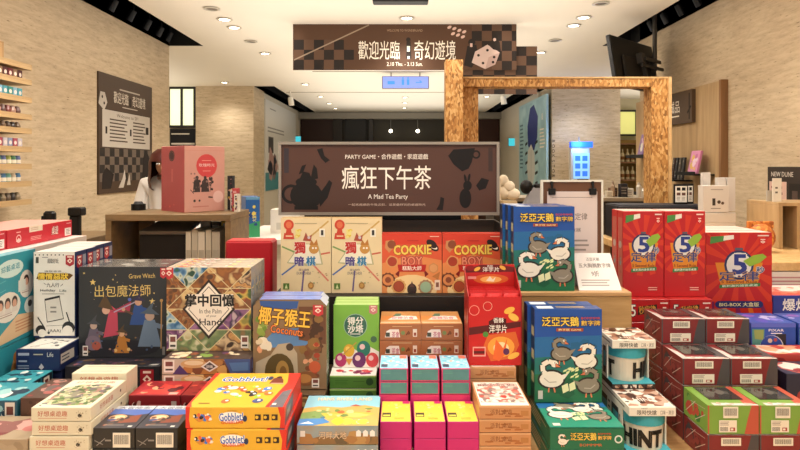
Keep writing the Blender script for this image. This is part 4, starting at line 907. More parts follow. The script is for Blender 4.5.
# ================================================================== left half of the sales table
# ---- yellow peg game
w, d, h = .2555, .253, .0545
YL, RD_ = W('E2AE36'), W('D8392C')
mb, f = carton(w, d, h, YL)
y = f['top']; y.P([(0, 0), (.06, 0), (.02, .12), (.03, .5), (.055, 1), (0, 1)], RD_); y.P([(.80, 0), (.965, 0), (1, .0), (1, 1), (.86, 1), (.90, .7), (.84, .3)], RD_); y.P([(.84, .0), (.98, .0), (.99, .5), (.9, .42)], M('6E6A70', .3, .2, 60))
y.T('Gobblet!', .40, .80, .14, W('2A62B8'), .5, .05, .02, (W('F4F2EE'), .08)); y.E(.685, .83, .03, W('2A3A5C'), ry=.06); y.P([(.70, .66), (.86, .64), (.84, .78), (.78, .9), (.72, .82)], W('7A3A28')); y.E(.78, .86, .03, W('3C2A22')); y.Rc(.72, .65, .86, .68, W('E0A090'))
rd = random.Random(12)
for k, (a, b, c) in enumerate(((.22, .50, '3C78C8'), (.30, .40, '2E66B8'), (.27, .56, 'E46A3A'), (.42, .52, 'E46A3A'), (.47, .46, 'D84A30'), (.46, .28, '9AC43E'), (.40, .34, 'F0E8C8'), (.36, .15, 'E46A3A'), (.56, .40, '3A2C28'), (.60, .34, '2A2A30'), (.58, .55, 'A8C24A'), (.62, .48, 'E88A4A'), (.68, .42, 'E46A3A'), (.72, .50, '4A80CC'), (.76, .36, 'E8703A'), (.66, .28, '9AC43E'), (.69, .16, '4C5A86'), (.34, .52, 'F2F0E8'), (.20, .42, 'E9E2D0'))):
    y.E(a, b, rd.uniform(.035, .06), W(c), ry=rd.uniform(.035, .065), rot=rd.random() * 3); y.E(a + .01, b + .015, .018, W('F0EEE8'), ry=.02)
y.lines(.1, .22, .06, .12, 1, W('8A6A2A')); y.Rc(.86, .05, .9, .09, W('F2EEE4'))
y = f['front']; y.P([(0, 0), (.05, 0), (.035, .4), (.045, 1), (0, 1)], RD_); y.P([(.95, 0), (1, 0), (1, 1), (.93, 1), (.96, .5)], RD_); y.blobs(8, 26, [W('3A2C28'), W('E46A3A'), W('3C78C8'), W('C8402E'), W('F0E8D8'), W('D88A3A')], .07, .28, .27, .72, .012, .03)
y.E(.46, .52, .125, W('F6F2EA'), ry=.26); y.T('Gobblet!', .46, .54, .36, W('2A62B8'), .24, .05, .04, (W('F4F2EE'), .08)); y.T('GOBBLERS', .47, .29, .15, W('D8392C'), .22, .03, .03); y.E(.60, .46, .022, W('2A3A5C'), ry=.15)
for k in range(3): y.Rc(.70 + k * .085, .38, .76 + k * .085, .66, W('3A2C22')); y.E(.72 + k * .085, .52, .016, W('E8B83A'))
y.lines(.42, .52, .8, .86, 1, W('B8862A'))
y = f['right']; y.Rc(0, 0, 1, 1, RD_); y.P([(0, .1), (.45, .1), (.5, .85), (.1, .85)], M('5E5A62', .3, .3, 60)); y.P([(.1, .3), (.3, .3), (.33, .6), (.14, .6)], W('A7A3A8'))
gb = tag(mb.build('game_box'), '', 'game box', 'yellow and red peg game boxes')
for k in range(4): place(gb, 'yellow and red peg game box, %s of the stack at the front edge' % ['lowest', 'second from below', 'third from below', 'topmost, cover showing,'][k], -.553 + w/2 + (.005 if k < 3 else 0), 1.5475 + d/2 - (.006 if k < 3 else 0), TZ + .001 + k * .0559)
# ---- river landscape game
w, d, h = .216, .208, .0492
mb, f = carton(w, d, h, W('54686E'))
y = f['top']; y.Rc(0, 0, 1, 1, W('8FC6D8')); y.P([(0, .55), (.2, .62), (.5, .58), (.8, .66), (1, .58), (1, 0), (0, 0)], W('C8A860')); y.P([(0, .4), (.25, .5), (.4, .42), (.3, .2), (0, .2)], W('7E9A5C')); y.P([(.25, .38), (.6, .46), (.95, .38), (.8, .25), (.35, .22)], W('E0B24A')); y.P([(.4, .33), (.7, .40), (.9, .33), (.7, .26)], W('E8C86A')); y.blobs(4, 16, [W('B86A3A'), W('6E8A4A'), W('E0C890'), W('4E7A8A')], .05, .2, .95, .58, .02, .06)
y.P([(0, .2), (.3, .22), (.4, .1), (.2, 0), (0, 0)], W('4E86C0')); y.blobs(9, 8, [W('E4D04A'), W('F0E8D8'), W('3E7AB8'), W('D8C83A')], .35, .03, .97, .2, .05, .1); y.P([(.02, .05), (.12, .12), (.2, .05)], W('E6EAF0')); y.P([(.6, .62), (.68, .68), (.76, .62)], W('B04838'))
y.T('HANS RIVER LAND', .52, .87, .10, W('F0E2C4'), .74, .02, 0, (W('C8844A'), .03))
y = f['front']; y.Rc(0, 0, 1, 1, art(['7A8A8E', '93A0A0', 'A09684', '6A7A80'], 22, 2.0, .4, True)); y.P([(0, .05), (.3, .45), (.5, .3), (.8, .6), (1, .4), (1, 0), (0, 0)], W('8A6A44')); y.blobs(2, 10, [W('A87A4A'), W('6A5A42'), W('B8905A')], .02, .02, .98, .45, .04, .1); y.T('河畔大地', .44, .48, .4, W('D8C0A0'), .34, .02, 0, (W('8A6A4A'), .03)); y.Rc(.04, .4, .10, .72, W('E4E0D8'))
for k in range(3): y.P([(.73 + k * .085, .42), (.79 + k * .085, .42), (.79 + k * .085, .68), (.76 + k * .085, .78), (.73 + k * .085, .68)], W('EFECE6')); y.k -= 1
f['right'].Rc(0, 0, 1, 1, W('3A4A4E'))
rv = tag(mb.build('game_box'), '', 'game box', 'river landscape game boxes')
for k in range(3): place(rv, 'river landscape game box, %s of the stack' % ['bottom', 'middle', 'top one with cover showing'][k], pX(297, 1.6) + w/2, 1.6 + d/2, TZ + .001 + k * .0512)
# ---- cream nut boxes
w, d, h = .1535, .2035, .0352; CRM = W('DBD1B6')
mb, f = carton(w, d, h, CRM)
y = f['top']; y.Rc(.03, .03, .97, .97, W('E2DAC2')); y.P([(.08, .12), (.5, .06), (.93, .10), (.94, .74), (.7, .82), (.3, .80), (.07, .66)], art(['6E8A48', 'A8A878', 'C8C29C', '5A7242', 'A87A70', 'D4CCAC', '8E8872', '766870', 'C4B494', '4E6238', '8A9A5A'], 85, 3.0)); y.T('好想桌遊趣', .5, .89, .08, W('C8705E'), .72, .01); y.E(.1, .07, .02, W('3A3430'))
y = f['front']; y.T('好想桌遊趣', .36, .55, .40, W('B85A44'), .50, .015); y.lines(.12, .62, .16, .28, 1, W('C89078')); y.E(.82, .42, .035, W('3A3430'), ry=.14); y.blobs(4, 16, [W('B8A888'), W('A8987A')], .73, .15, .95, .8, .006, .015)
y = f['right']; y.T('好想桌遊趣', .42, .5, .4, W('B86A56'), .36, .01); y.E(.82, .5, .02, W('4A4038'), ry=.12)
nb = tag(mb.build('game_box'), '', 'game box', 'cream illustrated game boxes')
for k in range(6): place(nb, 'cream illustrated game box, %s of the front stack' % ['lowest', 'second from below', 'third from below', 'fourth from below', 'second from top', 'topmost, cover showing,'][k], -.8765 + [-.004, .003, 0, -.003, .002, 0][k], 1.55 + d/2 + [.004, 0, .002, -.003, .0, 0][k], TZ + .001 + k * .0369)
w, d, h = .16, .037, .236
mb, f = carton(w, d, h, CRM); y = f['front']; y.T('好想桌遊趣', .5, .93, .055, W('B85A44'), .7, .015); y.Rc(.08, .1, .92, .85, art(['8FA468', 'C8C49A', 'D9D2B4', '7A8E5A', 'C79A90', 'E0DAC0', 'B0A890'], 45, 6.0)); f['top'].lines(.1, .9, .3, .7, 1, W('A9B09A')); f['right'].lines(.2, .8, .2, .8, 3, W('CDBB98'))
nu = tag(mb.build('game_box'), '', 'game box', 'cream game boxes standing upright')
for k in range(2): place(nu, 'cream game box standing upright behind the cream stack, %s one' % ['front', 'rear'][k], -.883, 1.779 + k * .0385, TZ + .001)
# ---- low boxes at the left front
o = misc(.112, .155, .0612, '5A4034', ['8A3A3A', 'A85A54', '6A5A54', 'B8847A', '7A2E30'], ['6A4A3A', '4A342A'], 31); o['group'] = 'brown and red flat game boxes'
for k in range(3): place(o, 'brown game box with red cover left of the cream stack, %s' % ['lowest', 'middle', 'topmost'][k], -1.02, 1.70 + .078, TZ + .001 + k * .0627)
o = misc(.20, .143, .0695, 'A8947A', ['9A4A4A', 'B8706A', '8A5A54', 'C89A90', '7A3A3A'], ['B09C82', '9C886E'], 35); o['group'] = 'tan and red flat game boxes'
for k in range(2): place(o, 'tan game box with red cover at the lower left corner, %s' % ['lower', 'upper'][k], -1.06, 1.545 + .072, TZ + .001 + k * .071)
w, d, h = .215, .14, .059
mb, f = carton(w, d, h, W('2E6E80')); y = f['top']; y.Rc(0, 0, 1, 1, W('3E93A0')); y.blobs(7, 20, [W('9CC4C4'), W('D8DCD4'), W('1E3A4C'), W('2A7A8A'), W('58A8B0')], .02, .02, .98, .98, .04, .13); y = f['front']; y.Rc(0, 0, 1, .96, W('29566A')); y.blobs(3, 14, [W('1E3A4C'), W('8FB8BC'), W('2E7C8C'), W('C9CCC4')], .02, .05, .98, .95, .03, .1); y.Rc(.84, .2, .97, .9, W('D8D0C4')); y.Rc(.86, .3, .95, .7, W('6A3A34')); f['right'].Rc(.05, .1, .95, .9, W('2F7484'))
tb = tag(mb.build('game_box'), '', 'game box', 'teal illustrated flat boxes')
for k in range(3): place(tb, 'teal illustrated flat box at left edge, front pile, %s' % ['lowest', 'middle', 'topmost'][k], -1.085 - w/2, 1.70 + d/2, TZ + .001 + k * .0605)
mb, f = carton(.13, .062, .0565, W('2E7486')); y = f['top']; y.Rc(0, 0, 1, 1, W('3E9AA6')); y.blobs(7, 12, [W('DDE0D8'), W('24586A'), W('1E3A4C')], .02, .02, .98, .98, .05, .12); y = f['front']; y.Rc(.0, .1, 1, .95, W('2F8292')); y.blobs(4, 6, [W('1E3A4C')], .3, .1, .75, .7, .06, .12); y = f['right']; y.Rc(.05, .05, .95, .95, W('1E2A34')); y.Rc(.2, .1, .7, .85, W('DDD6CA')); y.Rc(.3, .3, .6, .7, W('6A3A3A'))
tb2 = tag(mb.build('game_box'), '', 'game box', 'small teal boxes with white end labels')
for r_ in range(2):
    for k in range(3): place(tb2, 'small teal box with white end label before the navy box, %s pile, %s' % (['front', 'rear'][r_], ['lowest', 'middle', 'topmost'][k]), -1.207, 1.8475 + .031 + r_ * .0635, TZ + .001 + k * .058)
# ---- navy and white game, one flat and one standing
w, d, h = .145, .29, .0715; NV = W('1E2A54')
mb, f = carton(w, d, h, NV); y = f['top']; y.Rc(.05, .03, .95, .97, W('DDD8D0')); y.Rc(.06, .1, .94, .55, W('E2DED6')); y.blobs(6, 14, [W('2A2A30'), W('C8C2BA'), W('6A6A70'), W('B8A890')], .08, .04, .92, .5, .02, .07); y.L(.2, .1, .6, .3, .003, W('2A2A30')); y.L(.5, .38, .85, .30, .004, W('4A4038'))
y = f['front']; y.Rc(.05, .72, .3, .84, W('A8A8B8')); y.lines(.4, .62, .7, .84, 1, W('B0A890')); y.T('Life', .78, .76, .2, W('D8D4CC'), .14); y.Rc(.02, .1, .3, .62, W('18224A')); y.lines(.06, .26, .36, .56, 1, W('9A9AAA')); y.lines(.04, .4, .08, .3, 2, W('8A8A9A')); y.P([(.52, .18), (.58, .35), (.64, .18), (.58, .05)], W('B8B0B4'))
y = f['right']; y.Rc(.02, .3, .3, .75, W('C9C4BC')); y.lines(.04, .26, .36, .68, 2, W('4A4A5A')); y.lines(.35, .7, .1, .3, 1, W('5A6080'))
nl = tag(mb.build('game_box'), 'navy game box with white cover lying before the white standing box', 'game box'); nl.location = (-1.2675 + w/2, 1.95 + d/2 + .03, D(-.677))
mb, f = carton(.158, .27, .166, W('1A2244')); f['front'].lines(.1, .6, .3, .8, 3, W('6A7090')); o = tag(mb.build('shipping_carton'), 'dark navy carton carrying the navy and white game boxes', 'carton'); o.location = (-1.2855 + .08, 1.985 + .145, TZ + .001)
w, d, h = .1475, .072, .302
mb, f = carton(w, d, h, NV); y = f['front']; y.Rc(.0, .025, .975, 1, W('E2DDD4')); bk = W('2A2A2C'); rd = random.Random(5)
for k in range(8): y.E(.04 + k * .095, .965, .016, bk)
y.P([(.74, .84), (.95, .84), (.95, .985), (.74, .985)], W('E2DDD4')); ribbon(y, .86, .895, .2, .13, 'A8343C'); y.lines(.2, .35, .93, .945, 1, bk); y.Rc(.05, .87, .12, .94, W('4A4844'))
y.T('超級好玩', .46, .895, .055, bk, .26, .02)
y.P([(.06, .685), (.12, .76), (.5, .755), (.86, .75), (.94, .73), (.84, .68), (.45, .675)], W('6A4A1E')); y.T('情情惡狀', .46, .715, .075, W('E8C24A'), .72, .07, 0, (W('4A3418'), .05)); y.T('機智桌遊', .46, .775, .02, bk, .4)
y.T('九人行', .46, .615, .05, bk, .3, .015); y.L(.24, .64, .30, .62, .0015, bk); y.L(.64, .60, .70, .63, .0015, bk); y.T('Holiday', .34, .55, .035, bk, .36, .03); y.T('Life', .70, .55, .03, bk, .16); y.lines(.2, .75, .505, .52, 1, W('6A6660'))
y.P([(.26, .44), (.62, .48), (.72, .22), (.32, .18)][::-1], bk); y.P([(.275, .432), (.61, .468), (.705, .228), (.33, .19)][::-1], W('D4CEC4')); y.P([(.26, .455), (.62, .495), (.63, .475), (.27, .432)][::-1], bk); y.lines(.4, .6, .28, .38, 2, W('8A8680'))
y.L(.10, .24, .26, .12, .004, bk); y.L(.78, .3, .86, .18, .004, bk)
for a, b, c in ((.17, .09, .12), (.83, .12, .15)): y.E(a, b, c, bk); y.E(a + (.03 if a < .5 else -.02), b - .035, c * .82, W('E6E1D8'))
y.T('(AAA)', .5, .08, .045, bk, .3); y.E(.36, .06, .03, W('4A4A4A')); y.L(.3, .14, .7, .15, .001, bk)
y = f['right']; ribbon(y, .35, .87, .5, .16, 'A8343C'); y.Rc(.65, .82, .95, .95, W('8A8A98')); f['top'].Rc(.02, .02, .98, .98, W('E0D8D2'))
ns = tag(mb.build('game_box'), '', 'game box', 'white and navy standing game boxes')
for k in range(2): place(ns, 'white fronted game box with cartoon faces standing on the navy box, %s' % ['front one', 'second in line'][k], -1.212, 2.106 + .036 + k * .074, D(-.677) + .0735)
mb, f = carton(.15, .15, .235, W('18204A')); o = tag(mb.build('shipping_carton'), 'navy carton behind the white standing game boxes', 'carton'); o.location = (-1.238, 2.275 + .08, TZ + .001)
for k in range(2): place(ns, 'white fronted game box standing on the rear navy carton, %s' % ['nearer', 'farther'][k], -1.238, 2.283 + .036 + k * .074, TZ + .238)
# ---- cyan boxes whose long side faces the aisle
w, d, h = .19, .40, .302
def cyan_box(hh, low):
    mb, f = carton(w, d, hh, W('2C8FA2')); y = f['right']
    y.Rc(0, 0, 1, 1, W('3495A6'))
    if low: y.P([(.5, 0), (1, 0), (1, .6), (.7, .8)], W('C99A5A')); y.blobs(4, 10, [W('D8B070'), W('B8743A')], .6, .1, 1, .9, .03, .1)
    else:
        for k in range(6): y.L(0, .5 + k * .1, .6, .62 + k * .1, .002, W('6AB8C2'))
        y.E(.66, .84, .17, W('CDE4E2'), ry=.10); y.T('綜藝桌遊', .66, .85, .07, W('2C8FA2'), .24, .02, .05)
        for a, b, c, e in ((.87, .62, .10, .16), (.62, .42, .17, .165)):
            y.E(a, b, c, W('E8E2D8'), ry=e); y.lines(a - c * .6, a + c * .7, b - e * .65, b - e * .35, 2, W('A88A80'))
            for q in ([0] if a > .8 else [-.09, 0, .09]): y.E(a + q, b + .04, .038, W('3A2A26'), ry=.065); y.E(a + q, b + .02, .028, W('D8A890'), ry=.05); y.P([(a + q - .045, b - .07), (a + q + .045, b - .07), (a + q + .03, b - .015), (a + q - .03, b - .015)], W('E0D6CE'))
        y.E(.93, .36, .09, W('DDE2DC'), ry=.1); y.E(.92, .38, .03, W('4A4A4A')); y.Rc(.76, .55, .86, .68, W('DDE2DC')); y.P([(.3, .02), (.98, .06), (.98, .26), (.75, .3), (.5, .12)], W('E0BE96')); y.lines(.72, .95, .1, .24, 4, W('C88A6A'))
    f['top'].Rc(0, 0, 1, 1, W('E4D6D4')); f['top'].Rc(.75, 0, 1, 1, W('6AB0BA')); return tag(mb.build('game_box'), '', 'game box')
o = cyan_box(.302, False); o['label'] = 'large cyan game box with portrait ovals at the left edge'; o.location = (-1.31 - w/2, 1.755 + d/2, D(-.599))
o = cyan_box(.242, True); o['label'] = 'cyan game box beneath the one with portrait ovals'; o.location = (-1.31 - w/2, 1.755 + d/2, TZ + .001)
mb, f = carton(.30, .42, .545, W('CFC4BC')); f['top'].Rc(0, 0, 1, 1, W('E6D6D2')); o = tag(mb.build('shipping_carton'), 'pale carton stack base behind the cyan boxes', 'carton'); o.location = (-1.50, 2.165 + .21, TZ + .001)
# ---- long red boxes on top
w, d, h = .24, .42, .068
mb, f = carton(w, d, h, W('C42C3A')); f['top'].Rc(0, 0, 1, 1, W('E2A49A')); y = f['right']; y.lines(.12, .18, .75, .85, 1, W('F0C8C4')); y.ring(.15, .45, .035, .25, W('F0C8C4')); y.P([(.11, .3), (.19, .3), (.15, .5)], W('F0C8C4')); y.P([(.30, .68), (.50, .68), (.50, 1), (.30, 1)], W('E6DCC8')); y.lines(.32, .48, .75, .95, 2, W('C8A890')); y.lines(.32, .5, .2, .45, 3, W('E8A8A4')); y.T('桌遊', .70, .55, .5, W('F2DCD4'), .11, .03, 0, (W('5A2A2E'), .04)); y.Rc(.87, .08, .98, .55, W('E6E0DA')); y.lines(.89, .96, .14, .5, 4, W('7A6A6A')); y.lines(.9, .98, .78, .88, 1, W('F0C8C4'))
lr = tag(mb.build('game_box'), '', 'game box', 'long red boxes on top at the left')
place(lr, 'long red box with white end label on the pale cartons, left', -1.40 - w/2, 2.14 + d/2, D(-.2975)); place(lr, 'long red box on the cyan box at the left picture edge', -1.40 - w/2, 1.71 + d/2, D(-.2955))
# ---- dark wizard game
w, d, h = .318, .30, .0875
mb, f = carton(w, d, h, W('26252C')); y = f['top']; y.blobs(5, 40, [W('3A3240'), W('5A3A4C'), W('2A3048'), W('6A5038'), W('8A5A5E'), W('34406A')], .02, .0, .98, .25, .01, .04); y.P([(.86, .02), (.95, .02), (.97, .07), (.9, .07)], W('C9C6C2'))
y = f['front']; ribbon(y, .86, .5, .14, .75, '9A1C2A'); y.Rc(.70, .2, .75, .6, W('8A8684')); y.blobs(6, 14, [W('3A3640'), W('4A3A34')], .05, .1, .7, .9, .02, .06)
wl = tag(mb.build('game_box'), '', 'game box', 'dark wizard game boxes lying')
for k in range(2): place(wl, 'dark wizard game box lying with red ribbon, %s of two' % ['lower', 'upper'][k], -.799 - w/2, 2.0 + d/2, TZ + .001 + k * .0893)
w, d, h = .304, .0875, .315
mb, f = carton(w, d, h, W('2A2B2E')); y = f['front']; y.Rc(0, 0, 1, 1, M('37383A', .35, .1, 8)); gd = W('DDBE72')
y.T('出包魔法師', .50, .735, .13, gd, .64, .0, .02); y.T('Grave Witch', .72, .90, .05, gd, .3, 0, .03); ribbon(y, .965, .93, .07, .12)
def star(x, y0, r): return [(x + r * (1 if k % 2 == 0 else .42) * math.sin(math.pi * k / 5), y0 + r * (1 if k % 2 == 0 else .42) * math.cos(math.pi * k / 5) * .97) for k in range(10)][::-1]
for a, b, r in ((.16, .83, .038), (.84, .62, .038), (.06, .93, .015), (.39, .86, .014), (.42, .91, .010), (.86, .71, .013), (.44, .83, .009)): y.P(star(a, b, r), gd)
y.E(.42, .1, .5, M('2A2A30', .35, .1, 8), ry=.1)
def witch(x, y0, s, robe, hat, skin, staff=None):
    y.P([(x - .5 * s, y0), (x + .5 * s, y0), (x + .22 * s, y0 + 1.1 * s), (x - .22 * s, y0 + 1.1 * s)], W(robe)); y.E(x, y0 + 1.25 * s, .2 * s, W(skin)); y.P([(x - .42 * s, y0 + 1.36 * s), (x + .42 * s, y0 + 1.30 * s), (x + .1 * s, y0 + 1.55 * s), (x + .2 * s, y0 + 1.9 * s), (x - .16 * s, y0 + 1.5 * s)], W(hat))
    y.L(x + .2 * s, y0 + .9 * s, x + .55 * s, y0 + .8 * s, .006 * s * 10, W(robe))
    if staff: y.path(staff, .004, W('B8905A'))
y.P([(.28, .22), (.45, .25), (.44, .52), (.36, .58)], W('C0485C')); y.P([(.36, .5), (.60, .62), (.58, .50)], W('A83A52')); y.E(.31, .52, .045, W('D8A890')); y.P([(.22, .56), (.40, .52), (.30, .70)], W('5A4632')); y.L(.40, .50, .66, .62, .004, W('A8A0B8')); y.E(.58, .64, .02, W('5A6AB8'))
witch(.68, .36, .20, '34508A', '3A3450', 'C89A80'); y.L(.52, .52, .62, .48, .007, W('6A4A3A')); y.E(.51, .53, .02, W('C89A80'))
witch(.81, .12, .27, '6E8096', '54606E', 'B89A88', [(.94, .1), (.945, .62)]); y.E(.945, .63, .018, W('B8905A'))
witch(.17, .10, .20, '6A5E6E', '4A4A50', 'C0A090'); y.E(.16, .16, .085, W('7C6A78')); y.E(.2, .13, .05, W('A8584A'))
witch(.49, .05, .17, 'B8793A', '5A4632', 'D8A880'); y.E(.42, .08, .02, W('D8B070')); y.E(.57, .09, .02, W('D8B070')); tagcard(y, .045, .02, .105, .13); y.Rc(.955, .03, .985, .12, W('8A8684'))
y.blobs(41, 26, [W('6A4A5A'), W('4A5A7A'), W('8A6A4A'), W('3E3E4A'), W('A87A6A')], .08, .04, .92, .3, .006, .018); y.blobs(43, 16, [W('DDBE72'), W('8A8698')], .1, .45, .95, .9, .003, .006); f['top'].Rc(.01, .02, .99, .98, M('6A6764', .12, .3, 40)); f['top'].blobs(4, 14, [M('A8A49C', .1, .1), M('54524E', .1, .1)], .02, .05, .98, .95, .03, .08); f['left'].Rc(.1, .05, .9, .95, W('24242A'))
ws = tag(mb.build('game_box'), '', 'game box', 'dark wizard game boxes standing')
for k in range(2): place(ws, 'dark game box with gold lettering and painted wizards standing, %s' % ['front one', 'rear one'][k], -1.116 + w/2 + .0, 2.085 + .044 + k * .0892, TZ + .1795)
# ---- picture-tile memory game
w, d, h = .2745, .27, .0472
TILES = [['5E5A30', '8A3A2A', 'C8A850', '4A6234', '3A3424'], ['B0783E', 'D8BC84', '7A4A2C', '9A6230', '5A3A24'], ['34662F', '2E5E8A', '7AA0BC', 'C8CCB4', '2A4A3A'], ['8A4A2C', 'C8985C', '5A3A2C', 'D0B48C', '3A2A20'], ['4A2448', '6A3E6A', '98688E', '2E2040', 'B8A0A8'], ['A89868', 'CCC4A4', '7A8A5A', '5A6A4A', '8A6A44']]
def tiles(f, cols, rows, seed, gold='D8C89A'):
    """triangular picture tiles in rows, as printed on the box"""
    rd = random.Random(seed); wt = 1.0 / cols
    for j in range(rows):
        y0, y1 = j / rows, (j + 1) / rows
        for i in range(-1, 2 * cols + 1):
            xa = i * wt / 2; up = (i + j) % 2 == 0
            pts = [(xa, y0), (xa + wt, y0), (xa + wt / 2, y1)] if up else [(xa, y1), (xa + wt / 2, y0), (xa + wt, y1)]
            pts = clip01(pts)
            if len(pts) < 3: continue
            k = rd.randrange(6); f.P(pts, art(TILES[k], rd.choice((45, 60)), k * 1.3, .35, True)); f.k -= 1
    f.up()
    for j in range(1, rows): f.L(0, j / rows, 1, j / rows, .0022, W(gold)); f.k -= .8
    for j in range(rows):
        y0, y1 = j / rows, (j + 1) / rows
        for i in range(-1, 2 * cols + 1):
            xa = i * wt / 2; up = (i + j) % 2 == 0
            a, b = ((xa, y0), (xa + wt / 2, y1)) if up else ((xa, y1), (xa + wt / 2, y0))
            if 0 <= min(a[0], b[0]) and max(a[0], b[0]) <= 1.0001: f.L(a[0], a[1], b[0], b[1], .0022, W(gold)); f.k -= .8
    f.up()
def clip01(p):
    for lo, s in ((0.0, 1), (1.0, -1)):
        out = []
        for i in range(len(p)):
            a, b = p[i], p[(i + 1) % len(p)]; ia, ib = (a[0] - lo) * s >= 0, (b[0] - lo) * s >= 0
            if ia: out.append(a)
            if ia != ib: q = (lo - a[0]) / (b[0] - a[0]); out.append((lo, a[1] + q * (b[1] - a[1])))
        p = out
        if len(p) < 3: return []
    return p
mb, f = carton(w, d, h, W('4A3A34')); y = f['front']; y.Rc(0, 0, 1, 1, W('BFAE9A')); y.P(clip01([(.20, 0), (.92, 0), (.80, 1), (.30, 1)]), art(TILES[1], 30, 2.0)); y.P([(.78, 0), (1, 0), (1, 1), (.70, 1)], W('4A5A8A')); y.P([(.12, 0), (.3, 0), (.2, .6)], W('4A3A6A')); y.E(.36, .68, .15, W('C9A06A'), ry=.28); y.E(.36, .74, .11, W('E0C8A0'), ry=.16); tagcard(y, .02, .12, .14, .92); y.P([(.54, .15), (.64, .5), (.54, .9), (.44, .5)], W('DDD6CC')); y.P([(.54, .25), (.61, .5), (.54, .8), (.47, .5)], W('5A5254')); y.T('回憶', .54, .5, .18, W('F0EAE0'), .07, .01); y.P([(.80, .2), (.98, .25), (.98, .8), (.76, .75)], W('5A78A8')); y.blobs(4, 8, [W('8A5A3A'), W('C89A5A')], .6, .05, .76, .6, .03, .06)
f['top'].blobs(5, 26, [W('C9B88A'), W('7E9A4A'), W('8A4A34'), W('E0D0B0'), W('5A3A5A')], .02, .0, .98, .3, .03, .07); y = f['right']; y.Rc(0, .05, 1, .95, W('3A3560')); y.blobs(3, 10, [W('5A6AA0'), W('7A4A7A')], .02, .1, .98, .9, .03, .08)
ml = tag(mb.build('game_box'), '', 'game box', 'picture tile game boxes lying')
for k in range(5): place(ml, 'picture tile game box lying, %s of the stack beside the wizard game' % ['lowest', 'second from below', 'third from below', 'fourth from below', 'topmost'][k], -.7415 + w/2, 1.87 + d/2, TZ + .001 + k * .0488)
w, d, h = .2745, .0472, .27
mb, f = carton(w, d, h, W('6A5A50')); y = f['front']; tiles(y, 2, 4, 5)
y.P([(.5, .14), (.81, .5), (.5, .86), (.19, .5)], W('2E2622')); y.P([(.5, .18), (.778, .5), (.5, .82), (.222, .5)], W('EADFD0')); y.path([(.5, .77), (.26, .5), (.5, .23), (.74, .5), (.5, .77)], .0022, W('3A302A'))
y.Rc(.25, .52, .79, .68, W('EADFD0')); y.T('掌中回憶', .51, .605, .14, W('1E1A18'), .58, .09); y.T('In the Palm', .52, .475, .055, W('3A302A'), .26); y.T('of your', .53, .415, .035, W('3A302A'), .12); y.T('Hand', .52, .345, .08, W('2A2422'), .26, .02)
ribbon(y, .03, .93, .10, .15); tagcard(y, .03, .02, .12, .19); tagcard(y, .88, .03, .97, .18)
f['top'].Rc(0, 0, 1, 1, M('C9BFAE', .15, .2, 40)); f['top'].blobs(9, 18, [W('D8C040'), W('C8C4BC'), W('8A7A6A'), W('E6E0D4'), W('A83A3A')], .02, .05, .98, .95, .02, .06)
y = f['right']; y.Rc(0, 0, 1, 1, M('8A8684', .15, .15, 50)); y.blobs(7, 14, [W('5A6A80'), W('C9C6C0'), W('8A4A34'), W('3A4A5A'), W('D8B84A'), W('6A3A6A')], .05, .02, .95, .98, .1, .3)
ms = tag(mb.build('game_box'), '', 'game box', 'picture tile game boxes standing')
for k in range(4): place(ms, 'picture tile game box standing in a row, %s' % ['front one with white diamond', 'second in the row', 'third in the row', 'last in the row', ''][k], -.4842 - w/2, 1.95 + .0236 + k * .0487 + 0, TZ + .001 + 5 * .0488)
# ---- coconut game in clear wrap
w, d, h = .233, .285, .0665
mb, f = carton(w, d, h, W('5A4632')); f['front'].blobs(3, 12, [W('8A6A4A'), W('C8A06A'), W('3A6A9A')], .03, .05, .97, .95, .05, .12)
cl = tag(mb.build('game_box'), '', 'game box', 'coconut game boxes lying flat')
for k in range(2): place(cl, 'coconut game box lying flat under the standing ones, %s' % ['lower', 'upper'][k], -.2325 - w/2, 1.862 + d/2, TZ + .001 + k * .068)
w, d, h = .233, .058, .284
mb = MB(); c = .02; x0, x1 = -w/2, w/2
pr = [(x0, 0), (x1, 0), (x1, h - c), (x1 - c, h), (x0 + c, h), (x0, h - c)]; n = 6
vs = [(x, yy, z) for yy in (-d/2, d/2) for x, z in pr]
mb.add(vs, [(0, 1, 2, 3, 4, 5), (11, 10, 9, 8, 7, 6)], W('6E563C'))
for k in range(n):
    q = (k + 1) % n; mb.add([vs[k], vs[n + k], vs[n + q], vs[q]], [(0, 1, 2, 3)], [W('4A3A2A'), M('8FA08A', .15, .2, 50), W('B8C0D0'), M('7E8EC8', .15, .25, 40), W('B8C0D0'), W('A8A48A')][k])
f = Face(mb, (-w/2, -d/2, 0), (1, 0, 0), (0, 0, 1), w, h)
f.P([(.0, .02), (.12, .0), (.6, 0), (1, 0), (1, .92), (.92, .99), (.08, .99), (0, .92)], W('8C7254')); f.P([(.12, .86), (.6, .9), (.62, .98), (.09, .985)], W('3A5A9A')); f.P([(.05, .45), (.9, .5), (.86, .70), (.3, .66)], W('5A86B8')); f.P([(.62, .55), (.99, .5), (.99, .92), (.62, .92)], W('6A4632')); f.blobs(6, 30, [W('5A3E2C'), W('7A5438'), W('4A3426'), W('8A6A3E')], .60, .3, .99, .9, .03, .09); f.blobs(16, 14, [W('6A8A3A'), W('8AA04A'), W('4A6A2E'), W('B8C070')], .02, .45, .22, .88, .03, .08); f.blobs(21, 8, [W('E6DDC8'), W('D8C8A8'), W('E0A07A')], .02, .38, .28, .60, .04, .08)
